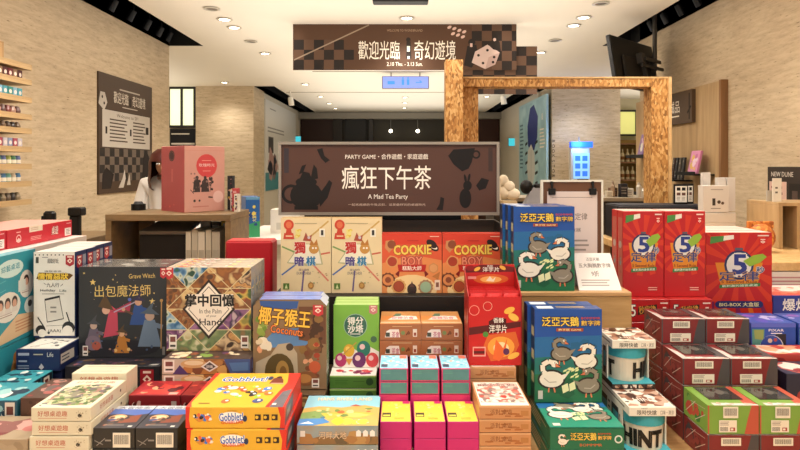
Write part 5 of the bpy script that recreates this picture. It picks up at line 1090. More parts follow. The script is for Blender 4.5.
f.P([(.02, .02), (.62, .02), (.60, .40), (.50, .52), (.34, .50), (.24, .38), (.04, .30)], W('B7A890')); f.E(.36, .19, .20, W('5E4E30'), ry=.21); f.P([(.05, .13), (.3, .20), (.55, .2), (.55, .03), (.3, .03), (.1, .06)], W('54462C')); f.E(.22, .10, .18, W('6E5E3E'), ry=.05); f.E(.40, .2, .09, W('A8844A'), ry=.12); f.E(.41, .18, .05, W('7A5A34'), ry=.08)
f.E(.50, .47, .05, W('4A4038')); f.blobs(12, 16, [W('C87A54'), W('E0A07A'), W('A84A34'), W('7A4A34')], .66, .1, .95, .55, .02, .06); f.E(.84, .25, .08, W('C8603E')); f.E(.72, .12, .16, W('8A5A3A'), ry=.08); f.E(.70, .12, .1, W('B8804A'), ry=.05); tagcard(f, .80, .02, .90, .12)
f.T('椰子猴王', .43, .80, .19, W('F0C04A'), .70, .06, -.1, (W('4A2410'), .09)); f.T('Coconuts', .46, .655, .085, W('E8844A'), .44, .04, -.14, (W('5A2E16'), .07)); ribbon(f, .885, .875, .14, .13); f.k -= 2
o_c = tag(mb.build('game_box'), '', 'game box', 'coconut game boxes standing')
place(o_c, 'coconut game box standing upright, clear wrapped, front one', -.2325 - w/2, 1.90 + .029, TZ + .1385); place(o_c, 'coconut game box standing upright, just behind the other', -.2265 - w/2 - .012, 1.90 + .091, TZ + .1385)
# ---- green sorbet game
w, d, h = .149, .21, .0418; GN = W('6FA83C')
mb, f = carton(w, d, h, W('4E7A34')); y = f['top']; y.Rc(0, 0, 1, 1, W('E6E2DC')); y.blobs(8, 12, [W('8A2A5A'), W('5A2A5A'), W('C8444A'), W('7A2448')], .03, .02, .97, .3, .05, .12); y = f['front']; y.lines(.12, .42, .3, .7, 3, W('3E6A2A')); y.E(.86, .52, .08, W('2A4A2A')); y.lines(.5, .76, .5, .6, 1, W('3A5A2A')); y.Rc(0, .88, 1, 1, W('9AC06A')); f['left'].lines(.1, .9, .2, .8, 3, W('3A5A2A'))
sg = tag(mb.build('game_box'), '', 'game box', 'green dessert game boxes lying')
for k in range(4): place(sg, 'green dessert game box lying, %s of four' % ['lowest', 'second from below', 'third from below', 'topmost'][k], -.2255 + w/2, 1.925 + d/2, TZ + .001 + k * .0432)
w, d, h = .152, .0418, .208
mb, f = carton(w, d, h, W('5C9238')); y = f['front']; y.Rc(0, 0, 1, 1, W('7FB548')); y.P([(.0, .0), (1, 0), (1, .25), (.8, .33), (.55, .25), (.35, .34), (0, .12)], W('EDE6DC')); y.E(.48, .67, .26, W('3E6A58')); y.ring(.48, .67, .26, .06, W('9AB8A0')); y.T('得分', .48, .745, .12, W('EFEAE0'), .34, .06, .05); y.T('沙塔', .48, .615, .12, W('EFEAE0'), .34, .06, .05); y.lines(.36, .6, .52, .55, 1, W('EFEAE0')); ribbon(y, .87, .92, .18, .15, 'C97A7A'); y.E(.88, .45, .07, W('4A6A4E'))
for a, b, r, c in ((.34, .27, .12, 'E2B03A'), (.66, .30, .15, '2F7A68'), (.16, .12, .13, 'B0326A'), (.56, .12, .15, '6A3468'), (.85, .12, .14, 'D0484E')): y.E(a, b, r, W(c), ry=r * .85); y.E(a - .03, b + .03, r * .4, W('EBC8C8') if c != 'E2B03A' else W('F0D068'), ry=r * .3)
y.P([(.26, .14), (.42, .14), (.34, .03)], W('D89A4A')); y.L(.2, .2, .5, .4, .004, W('C8A04A')); f['left'].Rc(0, 0, 1, 1, W('B9C8A8')); f['left'].Rc(.2, .1, .8, .9, W('7A9A6A')); f['top'].Rc(.02, .05, .98, .95, W('A8C878'))
sg2 = tag(mb.build('game_box'), '', 'game box', 'green dessert game boxes standing')
for k in range(3): place(sg2, 'green dessert game box standing, %s' % ['front one with sorbet scoops', 'second in the row', 'rearmost'][k], -.2215 + w/2 - k * .002, 2.0 + .021 + k * .0435, TZ + .001 + 4 * .0432)
# ---- flat boxes between: dark adventure pair, red pair
w, d, h = .1095, .145, .0535
mb, f = carton(w, d, h, W('33312E')); y = f['top']; y.Rc(0, 0, 1, 1, W('3E3C42')); y.P([(0, .58), (.3, .62), (.7, .55), (1, .64), (1, 1), (0, 1)], W('5470B8')); y.P([(0, .85), (1, .82), (1, 1), (0, 1)], W('C9CCD4')); y.T('大冒險家', .5, .90, .12, W('2A2E4A'), .8, .02, 0, (W('E6E6EA'), .05)); y.E(.33, .45, .22, W('D8A878'), ry=.14); y.E(.35, .46, .14, W('E8CDA0'), ry=.08); y.P([(.4, .2), (.9, .25), (.85, .6), (.6, .5)], W('8A4A34')); y.blobs(7, 14, [W('6A4A3A'), W('4A5A8A'), W('2A2A2E'), W('A86A4A')], .04, .05, .96, .5, .04, .1); y.lines(.2, .7, .08, .16, 1, W('8A8680')); y.Rc(.8, .04, .9, .1, W('D8D4CC'))
y = f['front']; y.L(.05, .4, .25, .2, .002, W('8A8680')); y.L(.1, .15, .3, .5, .002, W('8A8680')); y.lines(.3, .45, .3, .5, 1, W('8A8680'))
av = tag(mb.build('game_box'), '', 'game box', 'dark adventure game boxes'); sticker(.045, .038, av, (.022, -d/2 - .0012, .004))
for c_ in range(2):
    for k in range(3): place(av, 'dark adventure game box with fiery picture, %s pile, %s' % (['left', 'right'][c_], ['lowest', 'middle', 'topmost'][k]), [-.80, -.688][c_] + w/2, 1.56 + d/2, TZ + .001 + k * .0545)
w, d, h = .15, .116, .058
mb, f = carton(w, d, h, W('7A1C22')); y = f['top']; y.Rc(0, 0, 1, 1, W('A8252A')); y.P([(.1, .1), (.5, .75), (.9, .55), (.95, .1)], W('D23A30')); y.blobs(7, 14, [W('E0604A'), W('8A1A20'), W('5A1A1E'), W('E8A07A'), W('C8342E')], .04, .04, .96, .96, .04, .12); y.Rc(.75, .05, .92, .2, W('E0B0A4')); y = f['front']; y.blobs(3, 6, [W('C8A8A0'), W('4A1014')], .05, .15, .3, .8, .03, .06); y.lines(.4, .75, .4, .6, 1, W('A84A4A')); y.Rc(.83, .25, .93, .7, W('A89A94'))
rd2 = tag(mb.build('game_box'), '', 'game box', 'flat crimson game boxes')
w = .078; mb, f = carton(w, d, h, W('7A1C22')); y = f['top']; y.Rc(0, 0, 1, 1, W('8E2428')); y.blobs(17, 14, [W('C8503E'), W('6A161C'), W('4A1418'), W('D8806A'), W('A82E2A')], .04, .04, .96, .96, .06, .16); f['front'].blobs(3, 6, [W('B89890'), W('4A1014')], .05, .15, .6, .8, .05, .1)
rd3 = tag(mb.build('game_box'), '', 'game box', 'flat crimson game boxes')
for c_ in range(2):
    for k in range(3): place(rd3 if c_ else rd2, 'flat crimson game box before the wizard game, %s pile, %s' % (['left', 'right'][c_], ['lowest', 'middle', 'topmost'][k]), [-.792 + .0765, -.6375 + .039][c_], 1.747 + d/2, TZ + .001 + k * .0592)
# ---- big red boxes behind
w, d, h = .188, .10, .272
mb, f = carton(w, d, h, W('B3202A'), .008); y = f['front']; y.lines(.2, .7, .5, .62, 2, W('A01A24')); f['top'].Rc(.03, .05, .97, .95, W('C8343A'))
bg = tag(mb.build('storage_box'), '', 'box', 'plain red boxes behind the picture tile game')
for k in range(2): place(bg, 'plain glossy red box behind the tile game, %s' % ['lower', 'upper'][k], -.603, 2.44, TZ + .001 + k * .2735)

# ================================================================== games on the black stand
w, d, h = .1885, .06, .281
mb, f = carton(w, d, h, W('D9BE92')); y = f['front']; y.Rc(0, 0, 1, 1, W('E4CDA4'))
for a, b, c_, e, m_ in ((.5, .48, .02, .62, '7A9A5A'), (.5, .48, .98, .54, 'C8604A'), (.5, .48, .02, .24, '4A6AA8'), (.5, .48, .95, .16, 'D87A6A'), (.46, .3, .42, .02, '6A5A8A'), (.5, .7, .95, .96, 'C8A05A')): y.L(a, b, c_, e, .006, W(m_))
y.P([(.12, .40), (.30, .58), (.28, .66), (.74, .66), (.80, .52), (.84, .38), (.5, .36)], W('B8B08A')); y.P([(.15, .41), (.33, .58), (.32, .65), (.72, .65), (.77, .52), (.81, .39)], W('EEE4CE'))
y.T('獨', .38, .605, .15, W('C0342E'), .21, .09, .04, (W('F2ECDC'), .06)); y.T('暗', .37, .425, .12, W('4A3A86'), .18, .09, 0, (W('F2ECDC'), .06)); y.T('棋', .60, .425, .12, W('2F7AA8'), .18, .09, 0, (W('F2ECDC'), .06)); y.E(.66, .59, .10, W('C89048')); y.P([(.57, .64), (.61, .71), (.66, .66), (.72, .72), (.74, .64)], W('B87838')); y.E(.64, .60, .02, W('F4ECDC')); y.E(.70, .60, .02, W('F4ECDC')); y.P([(.44, .70), (.60, .69), (.62, .78), (.54, .75), (.50, .81)], W('A8503E')); y.E(.56, .74, .03, W('C8B8C0'))
y.T('獨立暗棋', .46, .31, .028, W('5A5470'), .2); y.T('DUKE CHESS', .46, .265, .035, W('4A4470'), .28)
y.E(.16, .91, .10, W('C8442E'), ry=.07); y.P([(.05, .72), (.27, .72), (.25, .80), (.07, .80)], W('C8442E')); y.P([(.10, .80), (.22, .80), (.20, .87), (.12, .87)], W('C8442E')); y.lines(.1, .24, .74, .78, 1, W('E8C8A0')); y.E(.16, .91, .06, W('D8704A'), ry=.045); y.blobs(4, 10, [W('E0C24A'), W('E8D88A')], .26, .72, .42, .86, .03, .05); y.Rc(.77, .75, .88, .86, W('EEE6D8')); y.Rc(.80, .77, .85, .84, W('3A3430')); y.lines(.28, .74, .92, .94, 1, W('A89878')); y.Rc(.05, .05, .17, .13, W('5A7A3A')); y.P([(.08, .06), (.14, .06), (.11, .12)], W('D8E0A8')); y.E(.60, .10, .06, W('A87A4A'), ry=.045); y.E(.6, .10, .035, W('C89A5A'), ry=.028); y.blobs(8, 10, [W('8A9A7A'), W('A8886A'), W('B8A888')], .5, .1, .96, .3, .008, .02)
f['top'].Rc(0, 0, 1, 1, W('CFAE7C'))
dk = tag(mb.build('game_box'), '', 'game box', 'cream chess game boxes')
for k in range(2): place(dk, 'cream game box with coloured rays on the black stand, %s of the pair' % ['left', 'right'][k], [-.4475, -.2565][k] + w/2, 2.252 + .03, SHZ + .001)
w, d, h = .2245, .06, .222
mb, f = carton(w, d, h, W('B0301E')); y = f['front']; y.Rc(0, 0, 1, 1, W('D85A38')); y.Rc(0, .82, 1, 1, W('D2402C')); y.P([(0, 0), (1, 0), (1, .55), (.5, .65), (0, .5)], W('DE8A50')); y.E(.5, .05, .42, W('EBCB94'), ry=.26)
def ckie(a, b, r, o_, i_, n=14):
    y.P([(a + r * (1 if k % 2 else .88) * math.cos(math.pi * k / n), b + r * (1 if k % 2 else .88) * math.sin(math.pi * k / n)) for k in range(2 * n)], W(o_)); y.E(a, b, r * .72, W(i_))
y.P([(.06, .88), (.20, .90), (.20, .78), (.12, .68), (.05, .76)], W('C88A5A')); y.E(.16, .82, .07, W('8A4A30')); ckie(.17, .53, .11, 'D89A60', 'A8402E', 5); y.E(.86, .78, .10, W('3A2420'), rot=-.6, ry=.06); y.E(.84, .80, .10, W('F0E0CC'), rot=-.6, ry=.04); y.E(.83, .83, .10, W('2E1E1C'), rot=-.6, ry=.06); ckie(.10, .22, .13, '6A3A24', 'D88A54', 12); y.E(.10, .22, .05, W('8A4A30')); ckie(.28, .11, .13, 'D8A060', '8A3A26', 12); y.E(.28, .11, .08, W('A84A30')); y.E(.50, .06, .08, W('3A2A26'), ry=.10); y.P([(.46, .1), (.5, .2), (.54, .1)], W('5A3A34')); ckie(.73, .10, .13, 'A87A5A', '8FA888', 12); y.E(.73, .10, .09, W('9AB494')); ckie(.86, .42, .09, 'C88A54', 'D89A64', 6); y.P([(.84, .28), (.97, .36), (.94, .22)], W('B8743E'))
y.P([(.32, .46), (.34, .62), (.66, .62), (.68, .46)], W('C8604A')); y.T('BOY', .50, .54, .15, W('E08A6E'), .34, .05, 0, (W('8E2A22'), .06)); y.T('COOKIE', .51, .73, .155, W('EFCB5C'), .62, .09, .02, (W('6E2216'), .09)); y.P([(.22, .32), (.30, .40), (.28, .27)], W('7A1A16')); y.P([(.78, .32), (.70, .40), (.72, .27)][::-1], W('7A1A16')); y.P([(.28, .36), (.72, .36), (.74, .48), (.26, .48)], W('B82A22')); y.T('糕點大師', .5, .42, .075, W('F4E8DA'), .32, .02); y.lines(.8, .96, .94, .97, 1, W('F0C8B0')); y.lines(.42, .62, .87, .9, 1, W('B83428')); y.Rc(.88, .05, .97, .22, W('E8D0BC')); y.Rc(.9, .1, .95, .18, W('8A5A4A'))
f['top'].Rc(0, 0, 1, 1, W('C8402E')); f['left'].Rc(0, 0, 1, 1, W('7A3226'))
ck = tag(mb.build('game_box'), '', 'game box', 'red biscuit game boxes')
for k in range(2): place(ck, 'orange red biscuit game box on the black stand, %s of the pair' % ['left', 'right'][k], [-.0675, .1595][k] + w/2, 2.252 + .03, SHZ + .001)
# ================================================================== left counter with the pink box
CW = grain([(.3, '6E583C'), (.55, '836A49'), (.75, '917754')], (1, 6, 8), 3.0, 6, .5)
CX0, CX1, CY, CTZ = -1.573, -.905, 3.2, D(-.2585)
t = thing('counter', 'brown wooden counter with open compartment below the pink box', 'counter', (0, CY, 0))
mb = MB(); mb.box(CX0, CX1, 0, .40, CTZ - .035, CTZ, CW, .002); mb.build('counter_top', t)
for x0, x1 in ((CX0, CX0 + .03), (CX1 - .03, CX1)): mb = MB(); mb.box(x0, x1, .005, .395, 0, CTZ - .036, CW); mb.build('side_panel', t)
mb = MB(); mb.box(CX0 + .031, CX1 - .031, .005, .39, .62, .65, CW); mb.build('shelf_board', t)
mb = MB(); mb.box(CX0 + .031, CX0 + .12, .34, .36, .651, CTZ - .036, CW); mb.build('divider', t)
# pink box
t = thing('gift_box', 'large pink box with red circle and dark figures on the counter', 'box', (pX(184.5, 3.3), 3.30, CTZ + .001))
PK, PKd = W('CF9A8E'), W('B0565A'); a = R(50); w, dd, h = .255, .25, .37
mb = MB(); mb.box(0, w, 0, dd, 0, h, PK, .0015, {'left': PKd})
f = Face(mb, (0, 0, 0), (1, 0, 0), (0, 0, 1), w, h)
f.Rc(0, .93, 1, .934, W('C98278')); f.E(.54, .70, .26, W('CF4A4E')); f.T('玫瑰時光', .54, .71, .05, W('F3DAD4'), .40); f.lines(.42, .66, .77, .79, 1, W('E8A8A0')); f.lines(.44, .64, .61, .63, 1, W('E8A8A0'))
dk_ = M('3E3434', .6, .05)
f.P([(.20, .30), (.38, .30), (.36, .46), (.30, .53), (.22, .46)], dk_); f.E(.30, .52, .04, dk_); f.P([(.40, .30), (.60, .30), (.58, .48), (.50, .52), (.42, .46)], dk_); f.E(.50, .52, .035, dk_); f.E(.64, .50, .05, dk_); f.E(.68, .45, .035, dk_); f.L(.62, .3, .66, .46, .004, dk_); f.L(.14, .34, .22, .28, .004, dk_); f.L(.58, .22, .72, .21, .008, dk_); f.E(.24, .17, .03, dk_); f.E(.36, .17, .025, dk_); f.E(.16, .58, .02, W('8A6A64')); f.E(.24, .58, .02, W('8A6A64')); f.E(.83, .22, .14, W('E3BDB4')); f.ring(.83, .22, .14, .08, W('D8A89E'))
f.blobs(31, 22, [dk_, M('5A4A48', .6, .05), M('8A6E68', .6, .05)], .16, .30, .72, .56, .015, .045); f.lines(.2, .6, .06, .1, 1, W('C07C74'))
g = Face(mb, (0, dd, 0), (0, -1, 0), (0, 0, 1), dd, h); g.E(.46, .85, .125, W('4A3438')); g.ring(.46, .85, .10, .1, W('8A5A58')); g.Rc(.46, .45, .49, .65, W('D4787A')); g.blobs(4, 10, [W('CC6A6C'), W('B85254')], .1, .05, .6, .12, .01, .03)
mb.build('carton', t); t.rotation_euler.z = a
# things inside the counter
t = thing('storage_case', 'black case with grey sloping lid inside the counter', 'case', (pX(163, 3.3), 3.3, .652))
mb = MB(); mb.box(-.13, .13, .0, .24, 0, .52, M('120E0D', .5, .05), .004); mb.build('case_body', t)
mb = MB(); vs = [(-.13, -.004, .522), (.13, -.004, .522), (.13, .24, .560), (-.10, .24, .560), (-.13, -.004, .540), (.13, -.004, .540), (.13, .24, .585), (-.10, .24, .585)]
mb.add(vs, [(0, 1, 5, 4), (1, 2, 6, 5), (2, 3, 7, 6), (3, 0, 4, 7), (4, 5, 6, 7), (3, 2, 1, 0)], M('6E6860', .5, .05)); mb.build('lid', t)
for i, (px, wd_) in enumerate(((189, .028), (195.3, .032), (202, .036), (209, .03), (216.5, .042))):
    mb = MB(); mb.box(-wd_/2, wd_/2, 0, .22, 0, .54 + .01 * (i % 2), M(['CFC6B4', 'BDB4A2', 'D2C9B8', 'C4BBA8', 'B6AE9C'][i], .6, .04)); mb.box(-wd_/2 + .003, wd_/2 - .003, -.0005, .0, .02, .44, M('A8A090', .6, .03)); o = tag(mb.build('folder_box'), 'cream upright file in the counter, %s from the left' % ['first', 'second', 'third', 'fourth', 'fifth'][i], 'file', 'cream files in the counter'); o.location = (pX(px, 3.28) + .0, 3.27, .652)
for i, (px, c, hh) in enumerate(((205, 'E8E0D0', .575), (215.5, '2A2A28', .57), (226, 'E0C83A', .58))):
    mb = MB(); mb.box(-.03, .03, 0, .05, 0, hh, W(c), .004); mb.box(-.02, .02, -.001, 0, hh - .06, hh - .02, W('D8D2C8')); o = tag(mb.build('small_carton'), ['white', 'black', 'yellow', 'blue grey'][i] + ' small carton standing behind the cream files', 'carton'); o.location = (pX(px, 3.52), 3.525, .652)
# small things at the right end of the counter
for i, (px, c, hh, ww, lab) in enumerate(((229.5, '2B2A2E', .20, .03, 'black small carton beside the pink box'), (235, 'D8CFC8', .12, .03, 'white leaflet stack beside the pink box'), (239.5, 'C04A50', .13, .03, 'red and white leaflet bundle on the counter'), (243.5, 'E4DCCF', .10, .022, 'cream leaflet bundle at counter corner'))):
    mb = MB(); mb.box(-ww/2, ww/2, 0, .05, 0, hh, W(c)); f = Face(mb, (-ww/2, 0, 0), (1, 0, 0), (0, 0, 1), ww, hh); f.blobs(i + 3, 14, [W('E8E0DA'), W('7A3A48'), W('3A3A4A'), W('D8A0A0'), W('C8A84A'), W('2A2A2C')], .03, .05, .97, .95, .12, .3); o = tag(mb.build('leaflet_bundle' if i else 'small_carton'), lab, 'leaflets' if i else 'carton'); o.location = (pX(px, 3.52), [3.53, 3.475, 3.42, 3.36][i], CTZ + .001)
mb = MB(); mb.tube((0, 0, 0), (0, 0, .035), .04, .04, black, 18); mb.tube((0, 0, .0351), (0, 0, .05), .03, .02, M('3A3A3C', .3, 0), 18); o = tag(mb.build('tape_roll'), 'black round tape dispenser at the left end of the counter', 'tape dispenser'); o.location = (pX(137, 3.5), 3.52, CTZ + .001)
# low white table with a blue and green box
t = thing('side_table', 'low white table behind the red box', 'table', (-.86, 3.75, 0))
mb = MB(); mb.box(-.20, .20, 0, .9, D(-.46) - .03, D(-.46), white); mb.build('tabletop', t)
for x in (-.18, .18):
    for y in (.03, .87): mb = MB(); mb.box(x - .015, x + .015, y - .015, y + .015, 0, D(-.46) - .031, white); mb.build('leg', t)
mb = MB(); mb.box(-.045, .045, 0, .16, 0, .26, W('2E64A8'), .002); f = Face(mb, (-.045, 0, 0), (1, 0, 0), (0, 0, 1), .09, .26); f.P([(0, 0), (1, 0), (1, .4), (0, .3)], W('3E9A6A')); f.T('大富翁', .6, .5, .10, W('E0D26A'), .7, .03, math.pi / 2); f.blobs(3, 6, [W('E0D26A'), W('2A4A8A')], .1, .1, .9, .9, .1, .2); f.Rc(0, .93, 1, 1, W('6AA0C8'))
o = tag(mb.build('game_box'), 'blue and green upright game box with yellow letters behind the counter', 'game box'); o.location = (pX(254, 3.9) , 3.87, D(-.459)); o.rotation_euler.z = R(25)
mb = MB(); mb.box(-.10, .10, 0, .2, 0, .16, M('E0D8CA', .6, .03)); f = Face(mb, (-.10, 0, 0), (1, 0, 0), (0, 0, 1), .2, .16); f.Rc(.2, .15, .7, .45, W('C4BDB0')); o = tag(mb.build('carton'), 'plain white carton on the low white table', 'carton'); o.location = (-.785, 4.1, D(-.459))
# black scanner stands behind the long red boxes
t = thing('side_cabinet', 'low wooden cabinet along the left wall', 'cabinet', (-2.1, 3.41, 0))
mb = MB(); mb.box(-.38, .38, -.27, .3, 0, D(-.40), CW, .003); mb.build('body', t)
mb = MB(); mb.box(-.3, .3, -.282, -.2705, .1, D(-.48), CW, .002); dr_ = mb.build('door', t); mb = MB(); mb.tube((.22, -.30, .6), (.22, -.30, .72), .006, .006, steel, 8); mb.tube((.22, -.30, .61), (.22, -.282, .61), .005, .005, steel, 8); mb.tube((.22, -.30, .71), (.22, -.282, .71), .005, .005, steel, 8); mb.build('handle', dr_)
t = thing('scanner_stand', 'tall black scanner stand with wider head behind the long red box', 'scanner', (pX(75.5, 3.3), 3.3, D(-.399)))
mb = MB(); mb.box(-.025, .025, -.02, .02, .012, .125, black, .004); mb.build('stem', t)
mb = MB(); mb.box(-.027, .046, -.035, .03, .126, .172, black, .006); mb.build('head', t)
mb = MB(); mb.box(-.04, .04, -.04, .04, 0, .011, M('D8D0C4', .5, 0), .002); mb.build('base', t)
t = thing('card_terminal', 'black rounded card terminal behind the long red box', 'card reader', (pX(55, 3.3), 3.25, D(-.399)))
mb = MB(); mb.box(-.03, .032, -.02, .02, .09, .155, black, .012); mb.box(-.04, -.0301, -.015, .015, .095, .13, black, .004); mb.build('head', t)
mb = MB(); mb.tube((0, 0, .0), (0, 0, .09), .012, .012, black, 10); mb.build('stem', t)
mb = MB(); mb.ball((0, 0, .01), (.022, .012, .02), black); mb.tube((.0, 0, .02), (.03, 0, .035), .004, .004, black, 8); o = tag(mb.build('cable_plug'), 'small black cable plug on the cabinet at the left edge', 'plug'); o.location = (pX(26, 3.2), 3.2, D(-.30))
bpy.data.objects.remove(o)
# ------------------------------------------------------------------ clerk behind the counter
def skin_mesh(name, pts, edges, mat, parent, sub=2):
    me = bpy.data.meshes.new(name); me.from_pydata([p[:3] for p in pts], edges, []); me.update()
    o = bpy.data.objects.new(name, me); C.objects.link(o); me.materials.append(mat)
    sk_ = o.modifiers.new('skin', 'SKIN'); sk_.use_smooth_shade = True
    lay = me.skin_vertices[0] if me.skin_vertices else None
    if lay is None:
        import bmesh
        bm = bmesh.new(); bm.from_mesh(me); bm.verts.layers.skin.verify(); bm.to_mesh(me); bm.free(); lay = me.skin_vertices[0]
    for i, p in enumerate(pts):
        r = p[3] if isinstance(p[3], tuple) else (p[3], p[3]); lay.data[i].radius = r; lay.data[i].use_root = i == 0
    ss = o.modifiers.new('sub', 'SUBSURF'); ss.levels = sub; ss.render_levels = sub
    bpy.context.view_layer.update()
    ev = o.evaluated_get(bpy.context.evaluated_depsgraph_get()); nm = bpy.data.meshes.new_from_object(ev)
    o.modifiers.clear(); o.data = nm
    if parent: o.parent = parent
    return o
px_, py_ = -1.665, 4.35
t = thing('person', 'person in white shirt with long reddish brown hair behind the counter', 'person', (px_, py_, 0), R(0))
SKN = M('C99A80', .5, .03); SHT = M('EFEAE4', .7, .02); HRC = M('4A1E18', .45, .1, 40); TRS = M('25262C', .7, .04)
pts = [(0, 0, .90, .10), (0, 0, 1.05, .10), (0, .0, 1.25, (.13, .10)), (0, .0, 1.36, (.11, .08)), (0, -.05, 1.40, .05), (0, -.10, 1.43, .055), (0, -.15, 1.46, (.075, .09)), (0, -.13, 1.52, .065),
       (-.15, 0, 1.33, .045), (-.205, -.03, 1.10, .036), (-.17, -.26, 1.02, .028), (.17, 0, 1.33, .045), (.22, -.06, 1.08, .036), (.17, -.26, 1.02, .028),
       (-.09, 0, .85, .08), (-.10, .0, .48, .055), (-.10, .01, .09, .038), (-.10, -.12, .03, .03), (.09, 0, .85, .08), (.10, .0, .48, .055), (.10, .01, .09, .038), (.10, -.12, .03, .03)]
ed = [(0, 1), (1, 2), (2, 3), (3, 4), (4, 5), (5, 6), (6, 7), (3, 8), (8, 9), (9, 10), (3, 11), (11, 12), (12, 13), (0, 14), (14, 15), (15, 16), (16, 17), (0, 18), (18, 19), (19, 20), (20, 21)]
body = skin_mesh('body', pts, ed, SKN, t)
for s in (-1, 1):
    base = Vector((s * .17, -.27, 1.02)); hp = [(base.x, base.y, base.z, (.026, .014)), (base.x, base.y - .075, base.z - .005, (.034, .012))]; he = [(0, 1)]
    for k, (dx, l) in enumerate(((-.027, .062), (-.009, .074), (.009, .07), (.026, .055))):
        i = len(hp); hp += [(base.x + dx, base.y - .09, base.z - .006, .0085), (base.x + dx * 1.1, base.y - .09 - l * .55, base.z - .014, .008), (base.x + dx * 1.1, base.y - .09 - l, base.z - .034, .007)]; he += [(1, i), (i, i + 1), (i + 1, i + 2)]
    i = len(hp); hp += [(base.x - s * .036, base.y - .04, base.z - .004, .011), (base.x - s * .052, base.y - .075, base.z - .014, .009)]; he += [(0, i), (i, i + 1)]
    skin_mesh('hand', hp, he, SKN, t)
sp = [(0, 0, .92, (.14, .11)), (0, 0, 1.08, (.135, .11)), (0, 0, 1.25, (.155, .115)), (0, 0, 1.35, (.13, .095)), (0, 0, 1.405, .062), (-.15, 0, 1.33, .068), (-.205, -.03, 1.10, .055), (-.185, -.22, 1.03, .042), (.175, 0, 1.33, .06), (.23, -.06, 1.08, .05), (.185, -.22, 1.03, .042)]
skin_mesh('shirt', sp, [(0, 1), (1, 2), (2, 3), (3, 4), (3, 5), (5, 6), (6, 7), (3, 8), (8, 9), (9, 10)], SHT, t)
tp = [(0, 0, .93, (.135, .105)), (-.09, 0, .83, .095), (-.10, 0, .48, .068), (-.10, .01, .10, .055), (.09, 0, .83, .095), (.10, 0, .48, .068), (.10, .01, .10, .055)]
skin_mesh('trousers', tp, [(0, 1), (1, 2), (2, 3), (0, 4), (4, 5), (5, 6)], TRS, t)
mb = MB()
prof = [(.0001, .175), (.06, .165), (.098, .12), (.112, .05), (.112, -.03), (.118, -.12), (.11, -.19), (.09, -.21)]
n = 24
for (r0, z0), (r1, z1) in zip(prof, prof[1:]):
    for k in range(n):
        a0, a1 = 2 * math.pi * k / n, 2 * math.pi * (k + 1) / n; am = (a0 + a1) / 2
        if z0 < .09 and abs(((am - 1.5 * math.pi + math.pi) % (2 * math.pi)) - math.pi) < .75: continue
        mb.add([(r * math.cos(q), -.115 + r * 1.08 * math.sin(q), 1.455 + z * .72) for r, z in ((r0, z0), (r1, z1)) for q in (a0, a1)], [(0, 1, 3, 2)], HRC)
mb.build('hair', t, smooth=True)
for s in (-1, 1): mb = MB(); mb.ball((s * .03, -.228, 1.475), (.013, .008, .007), M('F0EAE4', .3, 0), 10, 6); mb.ball((s * .03, -.2345, 1.475), .005, M('1E1614', .3, 0), 8, 5); mb.build('eye', t)
mb = MB(); mb.ball((0, -.242, 1.445), (.012, .018, .02), SKN, 10, 7); mb.build('nose', t); mb = MB(); mb.ball((0, -.226, 1.41), (.024, .008, .007), M('A8564E', .4, 0), 10, 6); mb.build('mouth', t)
t.rotation_euler.z = R(10); t.scale = (1.06, 1.06, 1.06)

